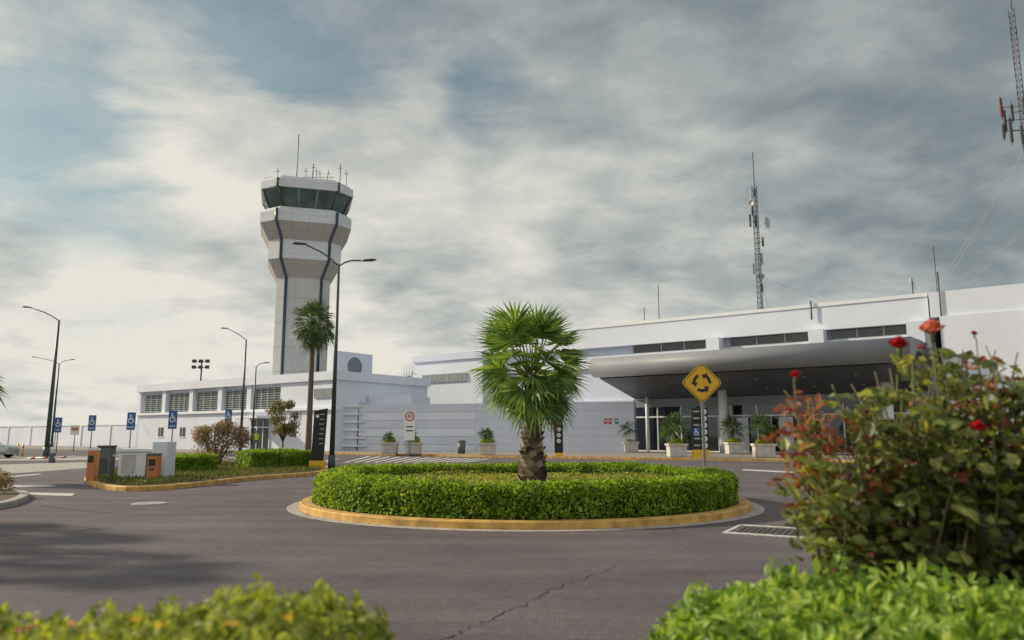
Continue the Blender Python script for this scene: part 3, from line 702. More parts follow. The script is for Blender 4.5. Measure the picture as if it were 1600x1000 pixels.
for k in range(3):
    a0 = math.radians(90+k*120+25); a1 = a0+math.radians(62); w = MB(); R = hd*.40; wd = hd*.075; n = 8
    tip = a1+math.radians(34)
    inner = [((R-wd)*math.cos(a0+(a1-a0)*i/n), zc+(R-wd)*math.sin(a0+(a1-a0)*i/n)) for i in range(n+1)]
    outer = [((R+wd)*math.cos(a0+(a1-a0)*i/n), zc+(R+wd)*math.sin(a0+(a1-a0)*i/n)) for i in range(n+1)]
    b = len(w.v); w.v += [(p[0],-.0155,p[1]) for p in inner+outer]
    for i in range(n): w.face((b+i, b+n+1+i, b+n+2+i, b+i+1))
    h1 = ((R-2.7*wd)*math.cos(a1), -.0155, zc+(R-2.7*wd)*math.sin(a1)); h2 = ((R+2.7*wd)*math.cos(a1), -.0155, zc+(R+2.7*wd)*math.sin(a1)); h3 = (R*.97*math.cos(tip), -.0155, zc+R*.97*math.sin(tip))
    w.v += [h1, h2, h3]; q = b+2*n+2; w.face((q, b+n, b+2*n+1, q+1, q+2))
    w.build('arrow', 'black', t)
w = MB(); w.box(-.03,.03,.005,.05,.1,zc+.35); w.build('pole', 'galv', t)

def wheelchair(w, cx, cz, s, y):
    w.disc((cx-.08*s, cz+.38*s), .085*s, y, 14)
    def bar(x0,z0,x1,z1,t=.045):
        d = Vector((x1-x0, z1-z0)); L = d.length; d /= L; nx, nz = -d.y*t*s/1, d.x*t*s/1
        w.flat([(cx+x0*s+nx, cz+z0*s+nz),(cx+x0*s-nx, cz+z0*s-nz),(cx+x1*s-nx, cz+z1*s-nz),(cx+x1*s+nx, cz+z1*s+nz)], y)
    bar(-.08,.30,-.05,-.05,.06); bar(-.06,.12,.17,.10,.04); bar(-.05,-.03,.17,-.03,.055); bar(.17,-.03,.28,-.34,.05); bar(.26,-.33,.36,-.29,.04)
    n = 16; b = len(w.v)
    for i in range(n+1):
        a = math.radians(110+i*225/n)
        for r in (.21,.29): w.v.append((cx+(-.02+r*math.cos(a))*s, y, cz+(-.16+r*math.sin(a))*s))
    for i in range(n): w.face((b+2*i, b+2*i+1, b+2*i+3, b+2*i+2))
for px, py, hh, D, lab in ((91,664,23,63,'blue disabled parking sign on a post, leftmost of the row'), (144,661,24,57,'blue disabled parking sign on a post, second from left'), (205,658,27,50,'blue disabled parking sign on a post, third from left'), (270,656,28,46,'blue disabled parking sign on a post, fourth from left'), (357,651,22,52,'blue disabled parking sign on a post, rightmost of the row')):
    p = at(px,py,D); hz = hh/F*D; wz = hz*.48
    t = thing('parking_sign', lab, 'sign', (p.x,D,0), 0, 'blue disabled parking signs')
    w = MB(); w.box(-wz/2,wz/2,-.01,.01,p.z-hz/2,p.z+hz/2); w.build('plate', 'blue', t)
    w = MB(); wheelchair(w, 0, p.z+hz*.12, wz*1.15, -.014); w.build('wheelchair_symbol', 'signwhite', t)
    w = MB(); w.box(-wz*.35,wz*.35,-.014,-.011,p.z-hz*.36,p.z-hz*.32); w.build('text_line', 'signwhite', t)
    w = MB(); w.tube([(0,.05,0),(0,.05,p.z+hz/2)], .04); w.build('pole', 'galv', t)
p = at(117,672,70); t = thing('notice_board', 'small pale notice board on a post between the two left blue signs', 'sign', (p.x,70,0))
w = MB(); w.box(-.4,.4,-.01,.03,p.z-.45,p.z+.45); w.build('plate', 'signwhite', t); w = MB(); w.box(-.33,.33,-.016,-.011,p.z-.05,p.z+.25); w.build('panel_print', 'orange', t); w = MB(); w.tube([(0,.06,0),(0,.06,p.z)], .04); w.build('pole', 'galv', t)

def totem(label, pxc, D, ytop, ybot, wpx, yellow=0.3):
    p = base(pxc, 690, D); wd = wpx/F*D; zt_ = at(pxc,ytop,D).z; zb_ = .1
    t = thing('sign_totem', label, 'sign', p)
    zy = zb_ + (zt_-zb_)*yellow
    w = MB(); w.box(-wd/2,wd/2,-.12,.12,zy,zt_); w.build('panel', 'black', t, bevel=.01)
    w = MB(); w.box(-wd/2,wd/2,-.12,.12,zb_,zy-.004); w.build('yellow_base', 'signyellow', t, bevel=.01)
    return t, wd, zy, zt_
t, wd, zy, zt_ = totem('black sign totem with white pictograms and yellow foot, right of the palm planter', 1094, 47.5, 637, 708, 25, yellow=.16)
rows = 6
for k in range(rows):
    z = zt_-(k+.6)*(zt_-zy)/(rows+.2); w = MB()
    w.disc((wd*.25, z), wd*.18, -.126, 16); w.build('pictogram', 'signwhite', t)
    if k != 3: w = MB(); w.box(-wd*.4,-wd*.04,-.124,-.121,z-.04,z+.06); w.build('text_line', 'slat', t)
    w = MB(); w.flat([(wd*.17,z-.05),(wd*.33,z-.05),(wd*.25,z+.10)], -.129); w.build('arrow', 'black', t)
w = MB(); z = zt_-(3+.6)*(zt_-zy)/(rows+.2); w.box(-wd*.46,-.02,-.128,-.1215,z-.25,z+.25); o = w.build('blue_square', 'blue', t); w = MB(); wheelchair(w, -wd*.24, z, .46, -.132); w.build('wheelchair_symbol', 'signwhite', o)
t, wd, zy, zt_ = totem('slim black sign totem with small pictograms right of the roundabout palm', 873, 50, 655, 699, 13, yellow=.1)
for k in range(4):
    z = zt_-.3-k*.38; w = MB(); w.disc((0,z), wd*.24, -.126, 14); w.build('pictogram', ('red','signwhite','signwhite','signwhite')[k], t)
    w = MB(); w.flat([(-.05,z-.05),(.05,z-.05),(0,z+.08)], -.129); w.build('arrow', 'black', t)
t, wd, zy, zt_ = totem('black sign totem behind the rose bush by the right terminal wall', 1533, 44, 615, 705, 16, yellow=.1)
for k in range(6):
    z = zt_-.4-k*.45; w = MB(); w.disc((0,z), wd*.26, -.126, 14); w.build('pictogram', ('signwhite','red','signwhite')[k % 3], t)
D = 31; p = base(496,720,D); t = thing('parking_totem', 'black direction totem with white lettering on a yellow block beside the double lamp', 'sign', p, .15)
w = MB(); w.box(-.32,.32,-.2,.2,.0,.46); w.build('base', 'signyellow', t, bevel=.02)
zt_ = at(496,638,D).z; w = MB()
w.loft([[(-.26,-.08,.45),(.24,-.08,.45),(.24,.08,.45),(-.26,.08,.45)],[(-.20,-.08,zt_-.1),(.34,-.08,zt_),(.34,.08,zt_),(-.20,.08,zt_-.1)]]); w.build('panel', 'black', t, bevel=.01)
for k in range(7):
    z = zt_-.25-k*.2; w = MB(); w.box(.04+random.uniform(-.03,.03),.22,-.084,-.0805,z-.018,z+.018); w.build('text_line', 'slat', t)
w = MB(); w.disc((-.06,zt_-.33), .07, -.086, 14); w.build('pictogram', 'signwhite', t)
for px, m_, lab in ((946,'red','small red fire notice on the grooved wall, left of two'), (953,'red','small red notice on the grooved wall, right of two'), (963,'green','small green emergency exit notice on the grooved wall')):
    x = FW.s(px,658,-.02); z = FW.z(px,658); q = FW.w(x, .05); t = thing('wall_sign', lab, 'sign', (q.x,q.y,0), FW.ang)
    w = MB(); w.box(-.12,.12,-.02,.035,z-.22,z+.22); w.build('plate', m_, t); w = MB(); w.disc((0,z+.04), .07, -.024, 12); w.build('symbol', 'signwhite', t)
p = base(721,700,57); t = thing('litter_bin', 'small dark grey litter bin against the grooved wall', 'bin', (p.x,57,.12)); w = MB(); w.tube([(0,0,0),(0,0,.85)], [.28,.32], 14); w.build('body', 'boxgrey', t); w = MB(); w.tube([(0,0,.87),(0,0,.95),(0,0,1.0)], [.34,.34,.2], 14); w.build('lid', 'darksteel', t)

# ================================================================ BARRIER
def bx(name, label, cat, pxl, pxr, ytop, ybot, D, m, dep, parts=None, bev=.02):
    a, b = at(pxl,(ytop+ybot)/2,D), at(pxr,(ytop+ybot)/2,D); zt_, z0 = at((pxl+pxr)/2,ytop,D).z, .0
    t = thing(name, label, cat, ((a.x+b.x)/2, D, z0)); wd = b.x-a.x
    w = MB(); w.box(-wd/2,wd/2,0,dep,0,zt_); w.build('body', m, t, bevel=bev); return t, wd, zt_
t, wd, zh = bx('gate_booth', 'white painted concrete block housing the car park ticket machine', 'booth', 184, 252, 706, 756, 23.3, 'trim', .45)
w = MB(); w.box(wd*.30,wd*.5+.20,-.12,.5,0,at(250,690,23.3).z); w.build('side_wall', 'white', t, bevel=.02)
w = MB(); w.box(-wd/2-.05,wd*.30-.01,-.06,.5,zh+.002,zh+.10); w.build('top_slab', 'trim', t, bevel=.01)
w = MB(); w.box(-wd*.42,-wd*.1,-.02,-.003,.35,.9); w.build('panel_door', 'planter', t)
t, wd, zh = bx('ticket_machine', 'orange car park ticket machine in front of the white block', 'machine', 229, 245, 712, 753, 22.7, 'orange', .28)
w = MB(); w.box(-wd/2-.05,-wd/2-.004,.02,.26,.1,zh+.05); w.build('side_panel', 'boxgrey', t); w = MB(); w.box(-wd/2,wd/2,-.01,.29,zh+.003,zh+.07); w.build('hood', 'boxgrey', t); w = MB(); w.box(-.1,.1,-.02,-.004,zh-.30,zh-.10); w.build('screen', 'glass', t); w = MB(); w.box(-.06,.06,-.03,-.004,zh-.42,zh-.38); w.build('slot', 'black', t)
t, wd, zh = bx('barrier_cabinet', 'dark grey barrier cabinet left of the white block', 'barrier', 151, 171, 699, 750, 24.2, 'boxgrey', .35)
w = MB(); w.box(-wd/2-.02,wd/2+.02,-.02,.37,zh+.003,zh+.06); w.build('cap', 'darksteel', t); w = MB(); w.box(-wd*.3,wd*.3,-.015,-.003,.3,zh-.35); w.build('door', 'darksteel', t)
z = zh-.28
w = MB(); w.tube([(wd/2,.15,z),(1.5,.15,z)], .045, 8); w.build('boom_arm', 'signwhite', t)
for k in range(2): w = MB(); w.tube([(.5+k*.5,.15,z),(.62+k*.5,.15,z)], .047, 8); w.build('red_band', 'red', t)
t, wd, zh = bx('ticket_machine', 'orange car park machine at the left end of the island', 'machine', 135, 147, 704, 757, 22.9, 'orange', .28)
w = MB(); w.box(-wd/2-.04,wd/2+.04,-.03,.31,0,.12); w.build('plinth', 'conc', t); w = MB(); w.box(-wd/2,wd/2,-.01,.29,zh+.003,zh+.07); w.build('hood', 'trim', t); w = MB(); w.box(-.08,.08,-.02,-.004,zh-.35,zh-.15); w.build('screen', 'glass', t)
t, wd, zh = bx('barrier_post', 'far white and red boom barrier on a grey post, left of the machines', 'barrier', 76, 82, 708, 722, 41, 'boxgrey', .3)
w = MB(); z = at(60,715,41).z; w.tube([(-1.3,.15,z-.05),(0,.15,z),(1.3,.15,z+.05)], .05, 8); w.build('boom_arm', 'signwhite', t)
for x in (-1.2,-.5,.5): w = MB(); w.tube([(x,.15,z+x*.038),(x+.3,.15,z+(x+.3)*.038)], .053, 8); w.build('red_band', 'red', t)
t, wd, zh = bx('utility_box', 'small grey utility box beside the pink flowering bush', 'box', 370, 390, 711, 730, 33.5, 'planter', .5)
w = MB(); w.box(-wd/2-.03,wd/2+.03,-.03,.53,zh+.002,zh+.06); w.build('lid', 'conc', t)
for k, (px, D) in enumerate(((28,56),(36,53),(255,36))):
    p = base(px,700,D); t = thing('bollard', ('thin yellow bollard by the car, leftmost','thin yellow bollard left of the tall left lamp','thin yellow bollard behind the white ticket block')[k], 'bollard', p, 0, 'yellow bollards')
    w = MB(); w.tube([(0,0,0),(0,0,.9)], .06, 10); w.build('post', 'signyellow', t); w = MB(); w.tube([(0,0,.6),(0,0,.7)], .063, 10); w.build('band', 'black', t)

# car (nose in frame)
D = 50; nose = at(21,705,D).x; t = thing('parked_car', 'silver car nose entering the picture at the left edge', 'car', (nose-2.2, D, 0))
secs = []
for x, w_, hb, hr, rw in ((2.2,.62,.55,.58,.6),(2.1,.78,.68,.72,.7),(1.5,.86,.80,.86,.72),(1.0,.88,.86,.92,.74),(.85,.88,.88,.95,.74),(.2,.89,.90,1.38,.62),(-.6,.89,.92,1.45,.62),(-1.3,.88,.92,1.36,.60),(-1.9,.84,.92,.98,.68),(-2.2,.72,.80,.84,.6)):
    secs.append([(x,-w_,.25),(x,-w_,hb*.7),(x,-w_*.97,hb),(x,-rw,hr),(x,rw,hr),(x,w_*.97,hb),(x,w_,hb*.7),(x,w_,.25)])
w = MB(); w.loft(secs, sm=True); o = w.build('body', 'car', t)
for sgn in (-1,1): w = MB(); w.poly([(.75,sgn*.885,.93),(.15,sgn*.70,1.33),(-1.25,sgn*.68,1.33),(-1.75,sgn*.87,.95)]); w.build('side_window', 'glass', t)
w = MB(); w.poly([(.86,-.68,.965),(.86,.68,.965),(.22,.6,1.37),(.22,-.6,1.37)]); w.build('windscreen', 'glass', t)
for x in (1.35,-1.35):
    for sgn in (-1,1):
        w = MB(); w.tube([(x,sgn*.72,.32),(x,sgn*.91,.32)], .32, 20); wh = w.build('wheel', 'rubber', t); w = MB(); w.tube([(x,sgn*.9,.32),(x,sgn*.925,.32)], .2, 14); w.build('rim', 'slat', wh)
for sgn in (-1,1): w = MB(); w.tube([(2.05,sgn*.62,.62),(2.17,sgn*.58,.62)], [.12,.08], 10); w.build('headlight', 'signwhite', t)

# person
D = 64; p = base(400,700,D); t = thing('person', 'person in a yellow high visibility vest standing by the office door', 'person', (p.x,D,.11), .4)
sk = [(0,0,.95),(0,0,1.12),(0,0,1.35),(0,0,1.48),(0,-.01,1.56),(0,-.02,1.66),(.09,0,.9),(.11,-.02,.5),(.12,0,.08),(.13,-.13,.03),(-.09,0,.9),(-.12,.03,.5),(-.13,.06,.08),(-.13,-.06,.03),(.19,0,1.40),(.24,.02,1.12),(.23,-.1,.88),(.23,-.15,.80),(-.19,0,1.40),(-.25,.02,1.12),(-.25,-.05,.87),(-.25,-.08,.79)]
ed = [(0,1),(1,2),(2,3),(3,4),(4,5),(0,6),(6,7),(7,8),(8,9),(0,10),(10,11),(11,12),(12,13),(2,14),(14,15),(15,16),(16,17),(2,18),(18,19),(19,20),(20,21)]
rad = [.14,.13,.15,.07,.07,.10,.09,.06,.045,.04,.09,.06,.045,.04,.06,.045,.033,.03,.06,.045,.033,.03]
me = bpy.data.meshes.new('body'); me.from_pydata(sk, ed, []); bo = bpy.data.objects.new('body', me); C.objects.link(bo)
sm = bo.modifiers.new('skin','SKIN'); 
for i, v in enumerate(me.skin_vertices[0].data): v.radius = (rad[i], rad[i]*.8); v.use_root = (i == 0)
bo.modifiers.new('sub','SUBSURF').levels = 2
me2 = bpy.data.meshes.new_from_object(bo.evaluated_get(bpy.context.evaluated_depsgraph_get())); bpy.data.objects.remove(bo)
for m_ in ('skin','cloth','vest'): me2.materials.append(M[m_])
for pl in me2.polygons:
    z = pl.center.z; pl.use_smooth = True; pl.material_index = 1 if z < .98 and abs(pl.center.x) < .19 else (2 if z < 1.5 and abs(pl.center.x) < .22 and z > .98 else (1 if z < 1.4 and z > .92 else 0))
bo = bpy.data.objects.new('body', me2); C.objects.link(bo); bo.parent = t
w = MB(); w.loft([[(.105*q*math.cos(2*PI*k/14), -.02+.115*q*math.sin(2*PI*k/14), z) for k in range(14)] for z, q in ((1.68,1),(1.73,.95),(1.77,.7),(1.785,.2))], sm=True); w.build('hair', 'black', t)

# ================================================================ PLANTS
def ring_hedge():
    n = 62000; which = RN.random(n)
    th = RN.uniform(0, 2*PI, n); r = np.zeros(n); z = np.zeros(n); N = np.zeros((n,3))
    ro, ri, h = RK-.30, RK-.98, .71
    a = which < .46; b = (which >= .46) & (which < .82); c = which >= .82
    r[a] = ro; z[a] = RN.uniform(.13, h, a.sum()); N[a] = np.stack([np.cos(th[a]), np.sin(th[a]), 0.35+0*th[a]], 1)
    r[b] = RN.uniform(ri, ro, b.sum()); z[b] = h; N[b] = np.array([0,0,1.])
    r[c] = ri; z[c] = RN.uniform(.13, h, c.sum()); N[c] = np.stack([-np.cos(th[c]), -np.sin(th[c]), 0.35+0*th[c]], 1)
    er = np.clip((z-(h-.18))/.18, 0, 1); r = np.where(a, r-er**2*.14, r); r = np.where(c, r+er**2*.1, r)
    eo = np.clip((r-(ro-.2))/.2, 0, 1); ei = np.clip(((ri+.15)-r)/.15, 0, 1); z = np.where(b, z-.09*(eo**2+ei**2), z)
    P = np.stack([r*np.cos(th), r*np.sin(th), z], 1)
    nz = vnoise(P, 6, 3)*.05 + vnoise(P, 1.6, 5)*.04 + RN.normal(size=n)*.022 - RN.random(n)**3*.12
    P += N/np.linalg.norm(N,axis=1)[:,None]*nz[:,None]; P[:,2] = np.maximum(P[:,2], .15)
    mb = MB(); V, Fs = leaf_arrays(P, N, .068, .55, jit=.8); mb.addnp(V, Fs)
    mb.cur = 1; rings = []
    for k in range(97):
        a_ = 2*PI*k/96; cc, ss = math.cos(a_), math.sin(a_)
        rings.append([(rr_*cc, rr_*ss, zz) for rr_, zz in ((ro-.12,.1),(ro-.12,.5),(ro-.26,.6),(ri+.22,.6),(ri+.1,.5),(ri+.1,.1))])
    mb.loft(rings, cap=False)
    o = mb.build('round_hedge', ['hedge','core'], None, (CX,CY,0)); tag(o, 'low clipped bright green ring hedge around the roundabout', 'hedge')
ring_hedge()
n = 17000; th = RN.uniform(0,2*PI,n); r = (RK-1.1)*np.sqrt(RN.random(n)); P = np.stack([r*np.cos(th), r*np.sin(th), np.zeros(n)], 1)
P[:,2] = .30 + .10*vnoise(P, 2.2, 9) + RN.random(n)*.24
mb = MB(); V, Fs = leaf_arrays(P, np.tile([0,0,1.],(n,1)), .075, .4, jit=.9, up=.8); mb.addnp(V, Fs)
tag(mb.build('flower_bed', 'bed', None, (CX,CY,0)), 'low yellowish green ground cover filling the roundabout', 'ground cover', None, 'stuff')

def box_hedge(label, A, B, depth, h, n, leaf=.07, m='hedge', z0=.1):
    A = Vector(A); B = Vector(B); L = (B-A).length; ang = math.atan2(B.y-A.y, B.x-A.x)
    f = RN.random(n); x = RN.uniform(0,L,n); y = RN.uniform(0,depth,n); z = RN.uniform(z0,h,n); N = np.zeros((n,3))
    a = f < .4; b = (f >= .4)&(f < .75); c = (f >= .75)&(f < .87); d = f >= .87
    y[a] = 0; N[a] = [0,-1,.3]; z[b] = h; N[b] = [0,0,1]; x[c] = 0; N[c] = [-1,0,.3]; x[d] = L; N[d] = [1,0,.3]
    P = np.stack([x,y,z],1); P += N*(vnoise(P,5,4)*.06+vnoise(P,1.5,8)*.06+RN.normal(size=n)*.03)[:,None]
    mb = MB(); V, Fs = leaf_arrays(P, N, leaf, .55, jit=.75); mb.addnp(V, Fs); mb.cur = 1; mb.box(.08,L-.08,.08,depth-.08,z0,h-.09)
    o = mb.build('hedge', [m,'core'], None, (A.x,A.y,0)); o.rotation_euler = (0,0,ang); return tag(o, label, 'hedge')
q1, q2 = gnd(266,747), gnd(338,744); box_hedge('short clipped hedge behind the ticket block on the island', (q1.x,q1.y,0), (q2.x,q2.y,0), 1.4, .72, 9000)
q1, q2 = gnd(391,740), gnd(489,736.5); box_hedge('longer clipped hedge on the island left of the double lamp', (q1.x,q1.y,0), (q2.x,q2.y,0), 1.5, .84, 12000)
n = 9000; I_ = [v for v in I]; xs = [v.x for v in I_]; ys = [v.y for v in I_]
X = RN.uniform(min(xs),max(xs),n*2); Y = RN.uniform(min(ys),max(ys),n*2)
def inside(x, y, P):
    c = np.zeros(len(x), bool)
    for i in range(len(P)):
        a, b = P[i-1], P[i]; cond = ((a.y > y) != (b.y > y)) & (x < (b.x-a.x)*(y-a.y)/(b.y-a.y+1e-9)+a.x); c ^= cond
    return c
k = inside(X, Y, I_); P = np.stack([X[k],Y[k],np.full(k.sum(),.16)],1); P[:,2] += RN.random(len(P))*.1
N = np.tile([0,-1.,.3],(len(P),1)); mb = MB(); V, Fs = leaf_arrays(P, N, .16, .16, jit=.8, up=3); mb.addnp(V, Fs)
tag(mb.build('grass', 'grass'), 'patchy dry grass on the planted island', 'grass', None, 'stuff')

# fan palm leaf
def frond(mb, base_, d, pet, fan, nseg, droop=.3, pm=0, lm=1, wd=.035, span=112, pr=1.0, tilt=.5):
    d = Vector(d).normalized(); up = Vector((0,0,1)); s = d.cross(up)
    if s.length < .05: s = Vector((1,0,0))
    s.normalize(); nn = s.cross(d).normalized(); roll = random.uniform(-.7,.7)
    s2 = s*math.cos(roll)+nn*math.sin(roll); nn = s2.cross(d).normalized(); s = s2
    b = Vector(base_); c = b + d*pet + Vector((0,0,-.08*pet)); mid = b.lerp(c,.5)+Vector((0,0,.05*pet))
    if pet > .05: mb.cur = pm; mb.tube([b, mid, c], [.022*pr,.015*pr,.011*pr], 5)
    mb.cur = lm; ce = (c-mid).normalized()
    ce = (ce - nn*random.uniform(.1,tilt)).normalized(); nn = s.cross(ce).normalized()
    for i in range(nseg):
        ph = math.radians(-span + 2*span*i/(nseg-1)) + random.uniform(-.03,.03)
        r = fan*(.66+.34*math.cos(ph*.7))*random.uniform(.86,1.08)
        dv = (ce*math.cos(ph) + s*math.sin(ph)).normalized(); tn = nn.cross(dv).normalized()
        m_ = c + dv*r*.46 + nn*(.05*r*math.cos(ph*2)) + Vector((0,0,-droop*.05*r))
        t1 = c + dv*r*.76 + Vector((0,0,-droop*.25*r)); tip = c + dv*r*1.0 + Vector((0,0,-droop*random.uniform(.4,.9)*r))
        w1, w2 = wd*fan, wd*.42*fan; fo = nn*w1*(.5 if i % 2 else -.5)
        bi = len(mb.v); mb.v += [tuple(c), tuple(m_-tn*w1+fo), tuple(m_+tn*w1-fo), tuple(t1-tn*w2), tuple(t1+tn*w2), tuple(tip)]
        mb.face((bi,bi+2,bi+1)); mb.face((bi+1,bi+2,bi+4,bi+3)); mb.face((bi+3,bi+4,bi+5))
M['petiole'] = mat('palm_petiole', (.20,.25,.08), .6)
zcr = at(832,592,17).z
pm_ = thing('palm_tree', 'stout fan palm with patterned trunk at the centre of the roundabout', 'palm tree', (at(832,742,17.0).x,17.0,0))
w = MB(); zs = [.1,.4,.8,1.3,1.8,zcr-.25,zcr+.1]; rs = [.33,.31,.27,.21,.17,.15,.11]; w.tube([(0,0,z) for z in zs], rs, 18); trunk = w.build('trunk', 'bark', pm_)
w = MB(); rows = 24
for rI in range(rows):
    z = .2+(zcr-.2)*rI/rows; R = float(np.interp(z, zs, rs)); nk = 9
    for k in range(nk):
        a = 2*PI*(k+.5*(rI % 2))/nk + rI*.07+random.uniform(-.06,.06); ca, sa = math.cos(a), math.sin(a); ta = Vector((-sa,ca,0)); ra = Vector((ca,sa,0))
        hh = .17*random.uniform(.85,1.2); ww = R*.52; c = ra*(R*.98)+Vector((0,0,z))
        L = c-ta*ww*.85+ra*.0; Rr = c+ta*ww*.85; bt = c+Vector((0,0,-hh*.6)); ot = c+ra*.075*random.uniform(.6,1.5)+Vector((0,0,hh*.55)); 
        w.poly([bt, Rr+ra*.02, ot+ta*ww*.35, ot-ta*ww*.35, L+ra*.02]); w.poly([ot-ta*ww*.35, ot+ta*ww*.35, c+ta*ww*.3+Vector((0,0,hh*.4))-ra*.02, c-ta*ww*.3+Vector((0,0,hh*.4))-ra*.02])
w.build('leaf_bases', 'boot', pm_)
nf = 54
for i in range(nf):
    f = i/(nf-1); el = math.radians(86 - 138*f**1.0 + random.uniform(-9,9)); az = i*2.39996+random.uniform(-.3,.3)
    d = (math.cos(el)*math.cos(az), math.cos(el)*math.sin(az), math.sin(el))
    up_ = max(0, math.sin(el)); pet = .74+.44*up_; fan = .76+.10*up_
    w = MB(); frond(w, (math.cos(az)*.1, math.sin(az)*.1, zcr+.05+.15*up_), d, pet*random.uniform(.72,1.1), fan*random.uniform(.9,1.1), 25, droop=.08+.14*(1-up_), wd=.037, pr=1.1, tilt=.6)
    w.build('frond', ['petiole','palm'], pm_)

def small_palm(name, label, loc, trunk_h, r0, r1, nf, pet, fan, nseg=14, m='palmfar', lowest=-50, lean=(0,0), group=None, wd=.06, pr=1.0):
    t = thing(name, label, 'palm tree' if trunk_h > 2 else 'potted palm', loc, random.uniform(0,6), group)
    w = MB(); K = 6; pts = [(lean[0]*(k/K)**2, lean[1]*(k/K)**2, trunk_h*k/K) for k in range(K+1)]; w.tube(pts, [r0+(r1-r0)*k/K for k in range(K+1)], 10); w.build('trunk', 'bark', t)
    w = MB(); top = Vector(pts[-1])
    for i in range(nf):
        f = i/(nf-1); el = math.radians(84-(84-lowest)*f+random.uniform(-8,8)); az = i*2.39996
        frond(w, top, (math.cos(el)*math.cos(az), math.cos(el)*math.sin(az), math.sin(el)), pet*random.uniform(.7,1.15), fan*random.uniform(.85,1.15), nseg, droop=.25+.3*f, wd=wd, pr=pr)
    w.build('crown', ['petiole', m], t)
    return t
small_palm('palm_tree', 'tall slender fan palm in front of the control tower', (at(482,690,45).x,45,0), at(485,506,45).z, .2, .13, 50, 1.0, .82, 16, 'palmfar', -80, wd=.048, pr=1.5)
Pp = at(-62,600,24); small_palm('palm_tree', 'palm whose frond tips reach in at the left edge', (Pp.x,24,0), Pp.z, .24, .18, 30, .6, .9, 18, 'palm', -35)
small_palm('palm_tree', 'nearer fan palm beyond the left edge casting its shadow on the road', (-11.4,10.6,0), 3.3, .2, .15, 28, .85, .75, 14, 'palm', -30)
small_palm('palm_tree', 'farther fan palm beyond the left edge casting its shadow on the road', (-13.4,13.2,0), 3.0, .2, .15, 28, .85, .75, 14, 'palm', -30)

pl_data = [(609,55.5,26,'left of the speed limit sign, leftmost of the row',.55,.5),(646,55.0,27,'under the speed limit sign',.65,.6),(762,52.5,27,'directly left of the roundabout palm crown',.85,.6),
           (985,61.0,23,'left of the terminal doors',1.45,.85),(1057,48.0,30,'left of the black and yellow totem',1.4,1.05),(1147,55.5,24,'right of the black and yellow totem, beside the column',1.45,1.0),(1193,47.0,32,'nearest the rose bush, rightmost of the row',1.35,.95)]
proto = None
for k, (px, D, wpx, desc, ph, cr) in enumerate(pl_data):
    p = base(px,700,D); p.z = .12; lab = 'white square concrete planter '+desc
    if proto is None:
        proto = thing('planter', lab, 'planter', p, 0, 'square concrete planters on the terminal sidewalk')
        w = MB(); s = .56; w.loft([[(-s*.94,-s*.94,.04),(s*.94,-s*.94,.04),(s*.94,s*.94,.04),(-s*.94,s*.94,.04)],[(-s,-s,.72),(s,-s,.72),(s,s,.72),(-s,s,.72)]]); w.build('box', 'planter', proto, bevel=.015)
        w = MB(); s = .62
        for a in ((-s,s,-s,-s+.1),(-s,s,s-.1,s),(-s,-s+.1,-s+.1,s-.1),(s-.1,s,-s+.1,s-.1)): w.box(*a,.72,.86)
        w.build('rim', 'planter', proto)
        w = MB(); w.box(-.5,.5,-.5,.5,.0,.04); w.build('foot', 'conc', proto)
        w = MB(); w.box(-.51,.51,-.51,.51,.725,.80); w.build('soil_fill', 'soil', proto)
    else: dup(proto, p, 0, lab)
    mb = MB(); leaf_blob(mb, (0,0,.12), (.52,.5,.30), 1500, .09, .5, seed=k)
    o = mb.build('potted_shrub', 'shrub', None, (p.x,p.y,.92)); tag(o, 'yellow green shrub filling the planter '+desc, 'shrub', 'shrubs in the planters')
    small_palm('potted_palm', 'small palm growing in the planter '+desc, (p.x-.12,p.y,.90), ph*.75, .09, .06, 16, .45*cr/.8, .65*cr/.8, 11, 'palmfar', -20, group='palms in the planters', wd=.065)

P = base(338,720,33); t = thing('flowering_bush', 'loose pinkish flowering bush on the island behind the short hedge', 'bush', P)
for k in range(9): w = MB(); a = k*.7; w.tube([(0,0,0),(.4*math.cos(a),.3*math.sin(a),.8),(.9*math.cos(a)*random.uniform(.5,1),.6*math.sin(a),1.7*random.uniform(.7,1))], [.04,.03,.012], 6); w.build('stem', 'bark', t)
mb = MB()
for k, (cx, cz, rx, rz_) in enumerate(((-.3,1.4,.75,.6),(.55,1.5,.65,.6),(0,.9,.9,.6),(-.75,1.55,.45,.45),(1.05,1.35,.4,.5),(.2,1.85,.5,.35))): leaf_blob(mb, (cx,random.uniform(-.3,.3),cz), (rx,.6,rz_), 1000, .12, .3, seed=k, shell=.3, rough=.4)
mb.build('foliage', 'olean', t)
def airy_tree(label, P, zc, R, nclump, per, leaf, m, tr_r=.07):
    t = thing('small_tree', label, 'tree', P)
    w = MB(); w.tube([(0,0,0),(.03,0,zc*.3),(0,0,zc*.55)], [tr_r,tr_r*.75,tr_r*.65], 8)
    for k in range(11): a = k*2.4; r_ = random.uniform(.5,.95)*R; w.tube([(0,0,zc*.5),(r_*.5*math.cos(a),r_*.5*math.sin(a),zc-.3*R),(r_*math.cos(a),r_*math.sin(a),zc+random.uniform(-.3,.8)*R)], [.035,.022,.01], 5)
    w.build('trunk', 'bark', t)
    mb = MB()
    for k in range(nclump): a = k*2.4; r_ = random.uniform(.2,.75)*R; leaf_blob(mb, (r_*math.cos(a),r_*math.sin(a),zc+random.uniform(-.7,.8)*R), (.34*R,.34*R,.32*R), per, leaf, .45, seed=k, shell=.1, rough=.5)
    mb.build('crown', m, t)
airy_tree('small sparse brownish tree on the island left of the tall palm', base(441,705,39), at(441,655,39).z, 1.0, 16, 190, .13, 'dry')
